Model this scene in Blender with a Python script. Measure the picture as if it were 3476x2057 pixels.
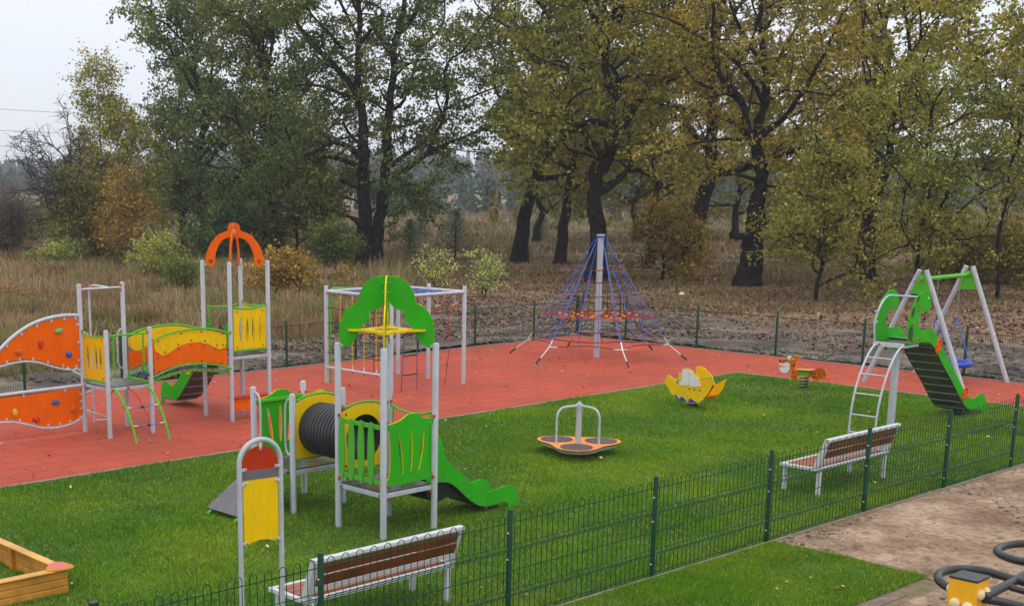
import bpy, math, random
import numpy as np
from mathutils import Vector, Matrix
from mathutils.geometry import tessellate_polygon

for _o in list(bpy.data.objects):
    bpy.data.objects.remove(_o)
SC = bpy.context.scene
R = math.radians
random.seed(7)
RNG = np.random.default_rng(11)

# ------------------------------------------------------------------ camera
CAM_H, FPX, PITCH, ROLL, PPX, PPY, PW, PH = 4.7, 4494.0, 0.2161, -0.0025, 1192.0, 1619.5, 3476.0, 2057.0
cam_d = bpy.data.cameras.new('camera')
cam = bpy.data.objects.new('camera', cam_d)
SC.collection.objects.link(cam)
SC.camera = cam
cam_d.sensor_width = 36.0
cam_d.lens = 36.0 * FPX / PW
cam_d.shift_x = (PW / 2 - PPX) / PW
cam_d.shift_y = -(PH / 2 - PPY) / PW
cam_d.clip_start = 0.1
cam_d.clip_end = 3000
_f = Vector((0, math.cos(PITCH), -math.sin(PITCH)))
_r = Vector((1, 0, 0)); _u = Vector((0, math.sin(PITCH), math.cos(PITCH)))
_cr, _sr = math.cos(ROLL), math.sin(ROLL)
_r2 = _r * _cr + _u * _sr
_u2 = -_r * _sr + _u * _cr
cam.matrix_world = Matrix(((_r2.x, _u2.x, -_f.x, 0), (_r2.y, _u2.y, -_f.y, 0), (_r2.z, _u2.z, -_f.z, CAM_H), (0, 0, 0, 1)))

def ray(px, py):
    return _f * FPX + _r2 * (px - PPX) - _u2 * (py - PPY)
def G(px, py, z=0.0):
    """where the ground (or the level z) is seen in the survey photograph"""
    d = ray(px, py); t = (z - CAM_H) / d.z
    return Vector((d.x * t, d.y * t, z))
def P(px, py, Y):
    d = ray(px, py); t = Y / d.y
    return Vector((d.x * t, Y, CAM_H + d.z * t))

# ------------------------------------------------------------------ world
w = bpy.data.worlds.new('World'); SC.world = w; w.use_nodes = True
nt = w.node_tree; nt.nodes.clear()
N = nt.nodes.new; L = nt.links.new
out = N('ShaderNodeOutputWorld'); bg = N('ShaderNodeBackground'); sky = N('ShaderNodeTexSky')
sky.sky_type = 'NISHITA'; sky.sun_disc = False; sky.sun_elevation = R(66); sky.sun_rotation = R(215)
sky.dust_density = 4.0; sky.air_density = 1.2
tc = N('ShaderNodeTexCoord'); sep = N('ShaderNodeSeparateXYZ'); ramp = N('ShaderNodeValToRGB')
L(tc.outputs['Generated'], sep.inputs[0]); L(sep.outputs['Z'], ramp.inputs[0])
e = ramp.color_ramp.elements
e[0].position = 0.0; e[0].color = (7.3, 7.7, 8.4, 1)
e[1].position = 0.16; e[1].color = (8.3, 8.75, 9.5, 1)
m_ = ramp.color_ramp.elements.new(1.0); m_.color = (12.0, 12.2, 12.6, 1)
nz = N('ShaderNodeTexNoise'); nz.inputs['Scale'].default_value = 2.2; nz.inputs['Detail'].default_value = 3
mr = N('ShaderNodeMapRange'); mr.inputs['To Min'].default_value = 0.93; mr.inputs['To Max'].default_value = 1.05
L(tc.outputs['Generated'], nz.inputs['Vector']); L(nz.outputs['Fac'], mr.inputs['Value'])
mul = N('ShaderNodeVectorMath'); mul.operation = 'SCALE'
L(ramp.outputs[0], mul.inputs[0]); L(mr.outputs[0], mul.inputs['Scale'])
mix = N('ShaderNodeMixRGB'); mix.inputs[0].default_value = 0.93      # overcast deck over the clear sky
L(sky.outputs[0], mix.inputs[1]); L(mul.outputs[0], mix.inputs[2])
L(mix.outputs[0], bg.inputs[0]); bg.inputs[1].default_value = 0.1
L(bg.outputs[0], out.inputs[0])

sun_d = bpy.data.lights.new('sun', 'SUN'); sun = bpy.data.objects.new('sun', sun_d); SC.collection.objects.link(sun)
sun_d.energy = 0.5; sun_d.angle = R(30); sun_d.color = (1, 0.97, 0.93)
sun.rotation_euler = (R(24), 0, R(35))     # high, from behind the viewer's left shoulder

SC.view_settings.view_transform = 'Standard'; SC.view_settings.look = 'None'
SC.view_settings.exposure = 0.3; SC.view_settings.gamma = 1.0
SC.cycles.use_denoising = True
SC.cycles.max_bounces = 6; SC.cycles.diffuse_bounces = 3; SC.cycles.glossy_bounces = 2
SC.cycles.transmission_bounces = 3; SC.cycles.transparent_max_bounces = 4
SC.cycles.volume_bounces = 0; SC.cycles.use_fast_gi = False

# ------------------------------------------------------------------ materials
MATS = {}
def mat(name, col, rough=0.5, metal=0.0, var=0.06, vs=6.0, bump=0.0, bs=40.0, spec=0.5, col2=None, detail=4, translucent=0.0, island=0.0, coat=0.0, lo=0.35, hi=0.65):
    if name in MATS: return MATS[name]
    m = bpy.data.materials.new(name); m.use_nodes = True
    t = m.node_tree; nn = t.nodes.new; l = t.links.new
    b = t.nodes['Principled BSDF']
    b.inputs['Roughness'].default_value = rough; b.inputs['Metallic'].default_value = metal
    b.inputs['Specular IOR Level'].default_value = spec
    if coat: b.inputs['Coat Weight'].default_value = coat; b.inputs['Coat Roughness'].default_value = 0.25
    c = (*col, 1)
    tcn = nn('ShaderNodeTexCoord')
    n = nn('ShaderNodeTexNoise'); n.inputs['Scale'].default_value = vs; n.inputs['Detail'].default_value = detail
    l(tcn.outputs['Object'], n.inputs['Vector'])
    mp = nn('ShaderNodeMapRange'); mp.inputs['From Min'].default_value = lo; mp.inputs['From Max'].default_value = hi
    l(n.outputs['Fac'], mp.inputs['Value'])
    mx = nn('ShaderNodeMixRGB'); l(mp.outputs[0], mx.inputs[0])
    if col2 is None:
        mx.inputs[1].default_value = (*[v * (1 - var) for v in col], 1); mx.inputs[2].default_value = (*[min(1, v * (1 + var)) for v in col], 1)
    else:
        mx.inputs[1].default_value = c; mx.inputs[2].default_value = (*col2, 1)
    last = mx.outputs[0]
    if island:
        g = nn('ShaderNodeNewGeometry'); hs = nn('ShaderNodeHueSaturation')
        a = nn('ShaderNodeMapRange'); a.inputs['To Min'].default_value = 1 - island; a.inputs['To Max'].default_value = 1 + island
        l(g.outputs['Random Per Island'], a.inputs['Value']); l(a.outputs[0], hs.inputs['Value'])
        a2 = nn('ShaderNodeMath'); a2.operation = 'MULTIPLY_ADD'; a2.inputs[1].default_value = 7.31; a2.inputs[2].default_value = 0
        fr = nn('ShaderNodeMath'); fr.operation = 'FRACT'; l(g.outputs['Random Per Island'], a2.inputs[0]); l(a2.outputs[0], fr.inputs[0])
        a3 = nn('ShaderNodeMapRange'); a3.inputs['To Min'].default_value = 0.5 - island * 0.06; a3.inputs['To Max'].default_value = 0.5 + island * 0.06
        l(fr.outputs[0], a3.inputs['Value']); l(a3.outputs[0], hs.inputs['Hue'])
        l(last, hs.inputs['Color']); last = hs.outputs[0]
    if name.endswith(('_board', '_steel', 'steel_grey', '_tube')) and not metal > .5:      # handling marks, drips and dust
        gm = nn('ShaderNodeMapping'); gm.inputs['Scale'].default_value = (7, 7, 1.1); l(tcn.outputs['Object'], gm.inputs['Vector'])
        gn = nn('ShaderNodeTexNoise'); gn.inputs['Scale'].default_value = 2.2; gn.inputs['Detail'].default_value = 7; gn.inputs['Roughness'].default_value = .65; l(gm.outputs[0], gn.inputs['Vector'])
        gr = nn('ShaderNodeMapRange'); gr.inputs['From Min'].default_value = .50; gr.inputs['From Max'].default_value = .78; gr.inputs['To Max'].default_value = .34; l(gn.outputs['Fac'], gr.inputs['Value'])
        gx_ = nn('ShaderNodeMixRGB'); gx_.inputs[2].default_value = (.16, .13, .10, 1); l(gr.outputs[0], gx_.inputs[0]); l(last, gx_.inputs[1]); last = gx_.outputs[0]
        rv = nn('ShaderNodeMapRange'); rv.inputs['From Min'].default_value = .35; rv.inputs['From Max'].default_value = .7; rv.inputs['To Min'].default_value = rough - .1; rv.inputs['To Max'].default_value = rough + .15
        l(gn.outputs['Fac'], rv.inputs['Value']); l(rv.outputs[0], b.inputs['Roughness'])
    l(last, b.inputs['Base Color'])
    if bump:
        bn = nn('ShaderNodeTexNoise'); bn.inputs['Scale'].default_value = bs; bn.inputs['Detail'].default_value = 6
        l(tcn.outputs['Object'], bn.inputs['Vector'])
        bp = nn('ShaderNodeBump'); bp.inputs['Strength'].default_value = bump; bp.inputs['Distance'].default_value = 0.05
        l(bn.outputs['Fac'], bp.inputs['Height']); l(bp.outputs[0], b.inputs['Normal'])
    if translucent:
        tr = nn('ShaderNodeBsdfTranslucent'); ms = nn('ShaderNodeMixShader'); ms.inputs[0].default_value = translucent
        l(last, tr.inputs[0]); l(b.outputs[0], ms.inputs[1]); l(tr.outputs[0], ms.inputs[2])
        l(ms.outputs[0], t.nodes['Material Output'].inputs['Surface'])
    MATS[name] = m
    return m

M_POST = mat('painted_steel_grey', (0.47, 0.49, 0.53), 0.42, 0.0, 0.05, 5, spec=0.35)
M_TUBE = mat('galvanised_tube', (0.52, 0.54, 0.59), 0.38, 0.05, 0.06, 9)
M_STEEL = mat('stainless_steel', (0.62, 0.64, 0.66), 0.28, 0.9, 0.05, 8)
M_GREEN = mat('green_board', (0.034, 0.41, 0.010), 0.55, 0, 0.08, 3, spec=.10)
M_GREENR = mat('green_steel', (0.085, 0.47, 0.02), 0.45, 0, 0.06, 5, spec=.2)
M_YEL = mat('yellow_board', (0.86, 0.545, 0.0), 0.55, 0, 0.03, 3, spec=.08)
M_ORG = mat('orange_board', (0.86, 0.135, 0.0), 0.55, 0, 0.05, 3, spec=.07)
M_RED = mat('red_board', (0.46, 0.032, 0.006), 0.5, 0, 0.05, 3, spec=.12)
M_CAP = mat('red_cap', (0.55, 0.03, 0.012), 0.4, 0, 0.1, 20)
M_GREY = mat('grey_board', (0.115, 0.105, 0.115), 0.5, 0, 0.08, 4)
M_DECK = mat('wet_deck_board', (0.075, 0.07, 0.068), 0.22, 0, 0.25, 5, bump=0.15, bs=60)
M_BLACK = mat('black_rubber', (0.016, 0.017, 0.02), 0.38, 0, 0.15, 8)
M_DARK = mat('dark_steel', (0.03, 0.03, 0.028), 0.5, 0, 0.2, 4)
M_BLUE = mat('blue_plastic', (0.018, 0.06, 0.42), 0.4, 0, 0.1, 8)
M_BROPE = mat('blue_rope', (0.04, 0.16, 0.60), 0.7, 0, 0.2, 30)
M_PROPE = mat('violet_rope', (0.08, 0.04, 0.26), 0.7, 0, 0.2, 30)
M_RROPE = mat('red_rope', (0.42, 0.02, 0.015), 0.7, 0, 0.2, 30)
M_YROPE = mat('yellow_rope', (0.68, 0.34, 0.02), 0.7, 0, 0.2, 30)
M_KROPE = mat('black_rope', (0.02, 0.018, 0.018), 0.7, 0, 0.2, 30)
M_WHITE = mat('white_board', (0.74, 0.74, 0.74), 0.45, 0, 0.03, 4)
M_BENCH = mat('bench_white_steel', (0.60, 0.61, 0.64), 0.4, 0, 0.04, 4)
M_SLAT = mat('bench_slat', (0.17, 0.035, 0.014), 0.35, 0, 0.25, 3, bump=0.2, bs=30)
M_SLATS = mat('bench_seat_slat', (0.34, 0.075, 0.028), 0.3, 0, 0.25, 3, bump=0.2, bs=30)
M_FENCE = mat('fence_green', (0.006, 0.050, 0.024), 0.45, 0, 0.15, 8, spec=.3)
M_TIMBER = mat('timber', (0.62, 0.27, 0.035), 0.5, 0, 0.25, 2.5, bump=0.35, bs=9)
M_CONC = mat('concrete', (0.24, 0.20, 0.165), 0.85, 0, 0.2, 8, bump=0.4, bs=30)
M_BARK = mat('bark', (0.010, 0.008, 0.007), 0.95, 0, 0, 4, bump=1.0, bs=6, col2=(0.032, 0.027, 0.022), spec=.1)
M_BARKG = mat('grey_bark', (0.07, 0.065, 0.06), 0.9, 0, 0, 4, bump=0.6, bs=9, col2=(0.12, 0.11, 0.10))
M_BIRCH = mat('birch_bark', (0.30, 0.28, 0.24), 0.8, 0, 0, 3.0, col2=(0.05, 0.04, 0.035), lo=0.5, hi=0.62)

# ------------------------------------------------------------------ mesh helpers
TH = R(40.3)
AX = Vector((math.cos(TH), math.sin(TH), 0)); NX = Vector((-math.sin(TH), math.cos(TH), 0))

class MB:
    """collects shapes into ONE mesh"""
    def __init__(s): s.v = []; s.f = []; s.m = []; s.mats = []
    def mi(s, m):
        if m not in s.mats: s.mats.append(m)
        return s.mats.index(m)
    def add(s, vs, fs, m):
        o = len(s.v); k = s.mi(m); s.v += [tuple(v) for v in vs]
        for f in fs: s.f.append(tuple(i + o for i in f)); s.m.append(k)
    def box(s, a, b, m, rot=0.0, c=None, bev=0.004):
        """axis-aligned box between corners a, b with tiny chamfers, optional turn about its centre (z)"""
        x0, y0, z0 = [min(p, q) for p, q in zip(a, b)]; x1, y1, z1 = [max(p, q) for p, q in zip(a, b)]
        bv = min(bev, (x1 - x0) * .3, (y1 - y0) * .3, (z1 - z0) * .3)
        pts = []
        for (ix, iy, iz) in [(i, j, k) for i in (0, 1) for j in (0, 1) for k in (0, 1)]:
            X, Y, Z = (x0, x1)[ix], (y0, y1)[iy], (z0, z1)[iz]; sx, sy, sz = (1, -1)[ix], (1, -1)[iy], (1, -1)[iz]
            pts += [(X, Y + sy * bv, Z + sz * bv), (X + sx * bv, Y, Z + sz * bv), (X + sx * bv, Y + sy * bv, Z)]
        cx, cy = ((x0 + x1) / 2, (y0 + y1) / 2) if c is None else c
        if rot:
            cc, ss = math.cos(rot), math.sin(rot)
            pts = [(cx + (p[0] - cx) * cc - (p[1] - cy) * ss, cy + (p[0] - cx) * ss + (p[1] - cy) * cc, p[2]) for p in pts]
        I = lambda i, j, k, t: ((i * 2 + j) * 2 + k) * 3 + t
        F = []
        for i in (0, 1):
            q = [I(i, 0, 0, 0), I(i, 1, 0, 0), I(i, 1, 1, 0), I(i, 0, 1, 0)]; F.append(q if i else q[::-1])
            q = [I(0, i, 0, 1), I(1, i, 0, 1), I(1, i, 1, 1), I(0, i, 1, 1)]; F.append(q[::-1] if i else q)
            q = [I(0, 0, i, 2), I(1, 0, i, 2), I(1, 1, i, 2), I(0, 1, i, 2)]; F.append(q if i else q[::-1])
            for j in (0, 1):
                F.append([I(i, j, 0, 0), I(i, j, 0, 1), I(i, j, 1, 1), I(i, j, 1, 0)])
                F.append([I(i, 0, j, 0), I(i, 0, j, 2), I(i, 1, j, 2), I(i, 1, j, 0)])
                F.append([I(0, i, j, 1), I(0, i, j, 2), I(1, i, j, 2), I(1, i, j, 1)])
                for k in (0, 1): F.append([I(i, j, k, 0), I(i, j, k, 1), I(i, j, k, 2)])
        s.add(pts, F, m)
    def tube(s, pts, r, m, n=8, closed=False, caps=True, flat=None):
        pts = [Vector(p) for p in pts]; K = len(pts)
        rs = r if isinstance(r, (list, tuple)) else [r] * K
        vs = []; fs = []; up = None
        for i, p in enumerate(pts):
            if closed: d = pts[(i + 1) % K] - pts[i - 1]
            else: d = pts[min(i + 1, K - 1)] - pts[max(i - 1, 0)]
            d.normalize()
            if up is None: up = Vector((0, 0, 1)) if abs(d.z) < 0.9 else Vector((1, 0, 0))
            a = d.cross(up)
            if a.length < 1e-4: a = d.orthogonal()
            a.normalize(); b = a.cross(d); b.normalize(); up = b
            ra, rb = (rs[i], rs[i]) if flat is None else (rs[i], rs[i] * flat)
            for k in range(n):
                t = 2 * math.pi * k / n
                vs.append(p + a * (math.cos(t) * ra) + b * (math.sin(t) * rb))
        for i in range(K if closed else K - 1):
            for k in range(n):
                q = (k + 1) % n; j = (i + 1) % K
                fs.append((i * n + k, i * n + q, j * n + q, j * n + k))
        if caps and not closed:
            fs.append(tuple(range(n))[::-1]); fs.append(tuple((K - 1) * n + k for k in range(n)))
        s.add(vs, fs, m)
    def post(s, x, y, z0, z1, r, m, n=16):
        s.tube([(x, y, z0), (x, y, z1 - r * .35), (x, y, z1 - r * .12), (x, y, z1)], [r, r, r * .88, r * .6], m, n)
    def ball(s, c, r, m, n=8, sc=(1, 1, 1)):
        c = Vector(c); vs = [c + Vector((0, 0, -r * sc[2]))]; fs = []; h = n // 2
        for i in range(1, h):
            t = math.pi * i / h - math.pi / 2
            for k in range(n):
                p = 2 * math.pi * k / n
                vs.append(c + Vector((math.cos(t) * math.cos(p) * r * sc[0], math.cos(t) * math.sin(p) * r * sc[1], math.sin(t) * r * sc[2])))
        vs.append(c + Vector((0, 0, r * sc[2]))); T = len(vs) - 1
        for k in range(n):
            q = (k + 1) % n
            fs.append((0, 1 + q, 1 + k)); fs.append((T, 1 + (h - 2) * n + k, 1 + (h - 2) * n + q))
            for i in range(h - 2): fs.append((1 + i * n + k, 1 + i * n + q, 1 + (i + 1) * n + q, 1 + (i + 1) * n + k))
        s.add(vs, fs, m)
    def panel(s, outline, plane, c, th, m, edge=None, holes=()):
        """flat board: outline in (u, z) on the vertical plane x=c ('x'), y=c ('y') or level z=c ('z'), with real thickness"""
        edge = edge or m
        loops = [list(outline)] + [list(h) for h in holes]
        def mp(u, v, off):
            return {'x': (c + off, u, v), 'y': (u, c + off, v), 'z': (u, v, c + off)}[plane] if not callable(plane) else plane(u, v, off)
        polys = [[Vector((u, v, 0)) for u, v in lp] for lp in loops]
        tris = tessellate_polygon(polys); flat = [p for lp in loops for p in lp]; n = len(flat)
        for off, flip in ((-th / 2, False), (th / 2, True)):
            s.add([mp(u, v, off) for u, v in flat], [t[::-1] if flip else tuple(t) for t in tris], m)
        o = 0
        for lp in loops:
            k = len(lp); vs = [mp(u, v, -th / 2) for u, v in lp] + [mp(u, v, th / 2) for u, v in lp]
            s.add(vs, [(i, (i + 1) % k, k + (i + 1) % k, k + i) for i in range(k)], edge)
    def build(s, name, parent=None, smooth=False, loc=None, rotz=None):
        me = bpy.data.meshes.new(name); me.from_pydata(s.v, [], s.f)
        for m in s.mats: me.materials.append(m)
        me.polygons.foreach_set('material_index', s.m)
        if smooth: me.polygons.foreach_set('use_smooth', [True] * len(s.f))
        me.update()
        o = bpy.data.objects.new(name, me); SC.collection.objects.link(o)
        if smooth == 'auto' or smooth is True:
            try: me.set_sharp_from_angle(angle=R(40))
            except Exception: pass
        if parent: o.parent = parent
        if loc is not None: o.location = loc
        if rotz is not None: o.rotation_euler = (0, 0, rotz)
        return o

def tag(o, label=None, cat=None, group=None, kind=None):
    if label: o['label'] = label
    if cat: o['category'] = cat
    if group: o['group'] = group
    if kind: o['kind'] = kind
    return o
def empty(name, loc, rz=0.0):
    o = bpy.data.objects.new(name, None); SC.collection.objects.link(o); o.location = loc; o.rotation_euler = (0, 0, rz)
    o.empty_display_size = 0.2
    return o
def copy_tree(o, parent=None):
    c = o.copy(); SC.collection.objects.link(c)
    if parent: c.parent = parent
    for ch in [k for k in SC.objects if k.parent == o]: copy_tree(ch, c)
    return c
def part(name, parent, smooth=True, **kw):
    """one-shot builder: part('x', root)(lambda b: b.tube(...))"""
    def go(fn):
        b = MB(); fn(b); return b.build(name, parent, smooth, **kw)
    return go
def npmesh(name, V, F, mats, mi=None, parent=None):
    """big mesh from numpy arrays; F (n,k)"""
    me = bpy.data.meshes.new(name); n, k = F.shape
    me.vertices.add(len(V)); me.vertices.foreach_set('co', np.ascontiguousarray(V, dtype=np.float32).ravel())
    me.loops.add(n * k); me.loops.foreach_set('vertex_index', np.ascontiguousarray(F, dtype=np.int32).ravel())
    me.polygons.add(n); me.polygons.foreach_set('loop_start', np.arange(0, n * k, k, dtype=np.int32))
    me.polygons.foreach_set('loop_total', np.full(n, k, dtype=np.int32))
    for m in mats: me.materials.append(m)
    if mi is not None: me.polygons.foreach_set('material_index', np.ascontiguousarray(mi, dtype=np.int32))
    me.update(calc_edges=True); me.validate()
    o = bpy.data.objects.new(name, me); SC.collection.objects.link(o)
    if parent: o.parent = parent
    return o
def spline(pts, n=6):
    """smooth curve through the points"""
    pts = [Vector(p) for p in pts]; out = []
    for i in range(len(pts) - 1):
        p0 = pts[max(i - 1, 0)]; p1 = pts[i]; p2 = pts[i + 1]; p3 = pts[min(i + 2, len(pts) - 1)]
        for k in range(n):
            t = k / n
            out.append(0.5 * ((2 * p1) + (p2 - p0) * t + (2 * p0 - 5 * p1 + 4 * p2 - p3) * t * t + (3 * p1 - p0 - 3 * p2 + p3) * t ** 3))
    out.append(pts[-1]); return out
def sp2(pts, n=5, closed=False):
    """smooth 2D outline"""
    pts = [tuple(p) for p in pts]
    if not closed: return [(v.x, v.y) for v in spline([(a, b, 0) for a, b in pts], n)]
    k = len(pts); o = []
    for i in range(k):
        seg = spline([(*pts[(i - 1) % k], 0), (*pts[i], 0), (*pts[(i + 1) % k], 0), (*pts[(i + 2) % k], 0)], n)
        o += [(v.x, v.y) for v in seg[n:2 * n]]
    return o
def lens(x0, z0, x1, z1, w, n=6):
    """slim lens-shaped slot from one end to the other"""
    d = Vector((x1 - x0, z1 - z0)); q = Vector((-d.y, d.x)).normalized(); o = []
    for i in range(n + 1):
        t = i / n; o.append((x0 + d.x * t + q.x * w / 2 * math.sin(math.pi * (.12 + .76 * t)), z0 + d.y * t + q.y * w / 2 * math.sin(math.pi * (.12 + .76 * t))))
    for i in range(n, -1, -1):
        t = i / n; o.append((x0 + d.x * t - q.x * w / 2 * math.sin(math.pi * (.12 + .76 * t)), z0 + d.y * t - q.y * w / 2 * math.sin(math.pi * (.12 + .76 * t))))
    return o
# ------------------------------------------------------------------ the setting: ground, rubber, lawns, soil
O2 = Vector((3.75, 15.7, 0))
def AN(a, n, z=0.0): return O2 + AX * a + NX * n + Vector((0, 0, z))
def an_of(x, y):
    d = np.stack([x - O2.x, y - O2.y], -1)
    return d[..., 0] * AX.x + d[..., 1] * AX.y, d[..., 0] * NX.x + d[..., 1] * NX.y

def vnoise(x, y, s, seed=0):
    """cheap smooth value noise in numpy, 0..1"""
    rs = np.random.default_rng(seed); T = rs.random((256, 256))
    X = x / s; Y = y / s; i = np.floor(X).astype(int); j = np.floor(Y).astype(int); u = X - i; v = Y - j
    u = u * u * (3 - 2 * u); v = v * v * (3 - 2 * v); i &= 255; j &= 255; i2 = (i + 1) & 255; j2 = (j + 1) & 255
    return (T[i, j] * (1 - u) + T[i2, j] * u) * (1 - v) + (T[i, j2] * (1 - u) + T[i2, j2] * u) * v
def fbm(x, y, s, seed=0, o=4):
    r = 0; a = .5; t = 0
    for k in range(o): r = r + a * vnoise(x, y, s / 2 ** k, seed + k); t += a; a *= .55
    return r / t

def ground_mat():
    m = bpy.data.materials.new('dry_field'); m.use_nodes = True; t = m.node_tree; nn = t.nodes.new; l = t.links.new
    b = t.nodes['Principled BSDF']; b.inputs['Roughness'].default_value = 0.95
    g = nn('ShaderNodeNewGeometry')
    def noise(s, d=5, dist=0.0):
        n = nn('ShaderNodeTexNoise'); n.inputs['Scale'].default_value = s; n.inputs['Detail'].default_value = d; n.inputs['Distortion'].default_value = dist
        l(g.outputs['Position'], n.inputs['Vector']); return n.outputs['Fac']
    def ramp(f, cols):
        r = nn('ShaderNodeValToRGB'); l(f, r.inputs[0]); e = r.color_ramp.elements
        e[0].position, e[0].color = cols[0][0], (*cols[0][1], 1); e[1].position, e[1].color = cols[-1][0], (*cols[-1][1], 1)
        for p, c in cols[1:-1]: q = e.new(p); q.color = (*c, 1)
        return r.outputs[0]
    fine = ramp(noise(5.0, 8), [(0.3, (0.11, 0.07, 0.04)), (0.5, (0.21, 0.145, 0.085)), (0.7, (0.32, 0.24, 0.15))])
    patch = ramp(noise(0.11, 4, 0.6), [(0.35, (0.14, 0.13, 0.05)), (0.48, (0.24, 0.16, 0.09)), (0.6, (0.20, 0.11, 0.065)), (0.72, (0.28, 0.21, 0.11))])
    mx = nn('ShaderNodeMixRGB'); mx.inputs[0].default_value = 0.55; l(fine, mx.inputs[1]); l(patch, mx.inputs[2])
    l(mx.outputs[0], b.inputs['Base Color'])
    bp = nn('ShaderNodeBump'); bp.inputs['Distance'].default_value = 0.15; l(noise(4, 8), bp.inputs['Height']); l(bp.outputs[0], b.inputs['Normal'])
    return m
def polysheet(name, pts, z, m, kind='structure'):
    b = MB(); vs = [Vector((p[0], p[1], 0)) for p in pts]
    b.add([(v.x, v.y, z) for v in vs], [tuple(t) for t in tessellate_polygon([vs])], m)
    o = b.build(name); tag(o, kind=kind); return o
M_FIELD = ground_mat()
# one sheet to the horizon; gently rolling only far away
gx = np.concatenate([np.linspace(-900, -60, 22), np.linspace(-50, 90, 29), np.linspace(100, 1200, 24)])
gy = np.concatenate([np.linspace(-40, 60, 12), np.linspace(65, 300, 48), np.linspace(320, 1500, 22)])
XX, YY = np.meshgrid(gx, gy); ZZ = np.clip((YY - 110) / 200, 0, 1) * (fbm(XX, YY, 120, 3) - .5) * 1.6 - .004 - np.clip((YY-60)/60, 0, 1) * .15
ZZ = ZZ + np.clip((YY - 260) / 900, 0, 1) * 6
nx_, ny_ = len(gx), len(gy); idx = np.arange(nx_ * ny_).reshape(ny_, nx_)
FQ = np.stack([idx[:-1, :-1], idx[:-1, 1:], idx[1:, 1:], idx[1:, :-1]], -1).reshape(-1, 4)
tag(npmesh('ground', np.stack([XX, YY, ZZ], -1).reshape(-1, 3), FQ, [M_FIELD]), kind='structure')

# ---- red rubber
def rubber_mat():
    m = bpy.data.materials.new('red_rubber'); m.use_nodes = True; t = m.node_tree; nn = t.nodes.new; l = t.links.new
    b = t.nodes['Principled BSDF']
    tcn = nn('ShaderNodeTexCoord'); br = nn('ShaderNodeTexBrick')
    mp = nn('ShaderNodeMapping'); mp.inputs['Rotation'].default_value = (0, 0, 0)
    l(tcn.outputs['Object'], mp.inputs['Vector']); l(mp.outputs[0], br.inputs['Vector'])
    br.inputs['Scale'].default_value = 1.0; br.inputs['Brick Width'].default_value = 1.0; br.inputs['Row Height'].default_value = 0.5
    br.inputs['Mortar Size'].default_value = 0.008; br.inputs['Mortar Smooth'].default_value = 0.3; br.inputs['Bias'].default_value = 0.0
    br.inputs['Color1'].default_value = (0.395, 0.073, 0.042, 1); br.inputs['Color2'].default_value = (0.44, 0.084, 0.049, 1); br.inputs['Mortar'].default_value = (0.14, 0.018, 0.012, 1)
    n = nn('ShaderNodeTexNoise'); n.inputs['Scale'].default_value = 0.5; n.inputs['Detail'].default_value = 6; l(tcn.outputs['Object'], n.inputs['Vector'])
    hs = nn('ShaderNodeHueSaturation'); mr = nn('ShaderNodeMapRange'); mr.inputs['From Min'].default_value = .3; mr.inputs['From Max'].default_value = .7
    mr.inputs['To Min'].default_value = 0.86; mr.inputs['To Max'].default_value = 1.13; l(n.outputs['Fac'], mr.inputs['Value']); l(mr.outputs[0], hs.inputs['Value'])
    l(br.outputs['Color'], hs.inputs['Color'])
    fn = nn('ShaderNodeTexNoise'); fn.inputs['Scale'].default_value = 60; fn.inputs['Detail'].default_value = 3; l(tcn.outputs['Object'], fn.inputs['Vector'])
    mx = nn('ShaderNodeMixRGB'); mx.blend_type = 'OVERLAY'; mx.inputs[0].default_value = 0.35; l(hs.outputs[0], mx.inputs[1]); l(fn.outputs['Fac'], mx.inputs[2])
    l(mx.outputs[0], b.inputs['Base Color'])
    mr2 = nn('ShaderNodeMapRange'); mr2.inputs['From Min'].default_value = .35; mr2.inputs['From Max'].default_value = .65; mr2.inputs['To Min'].default_value = .62; mr2.inputs['To Max'].default_value = .9; b.inputs['Specular IOR Level'].default_value = .12
    l(n.outputs['Fac'], mr2.inputs['Value']); l(mr2.outputs[0], b.inputs['Roughness'])
    bp = nn('ShaderNodeBump'); bp.inputs['Strength'].default_value = .35; bp.inputs['Distance'].default_value = .01; l(fn.outputs['Fac'], bp.inputs['Height']); l(bp.outputs[0], b.inputs['Normal'])
    return m
b = MB(); M_RUB = rubber_mat()
b.box((-32, 9.86, -.02), (19.85, 18.05, .022), M_RUB, bev=.002)
b.box((16.46, -12, -.02), (19.85, 9.86, .0215), M_RUB, bev=.002)
o = b.build('rubber_surface', loc=O2, rotz=TH); tag(o, kind='structure')

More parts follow.
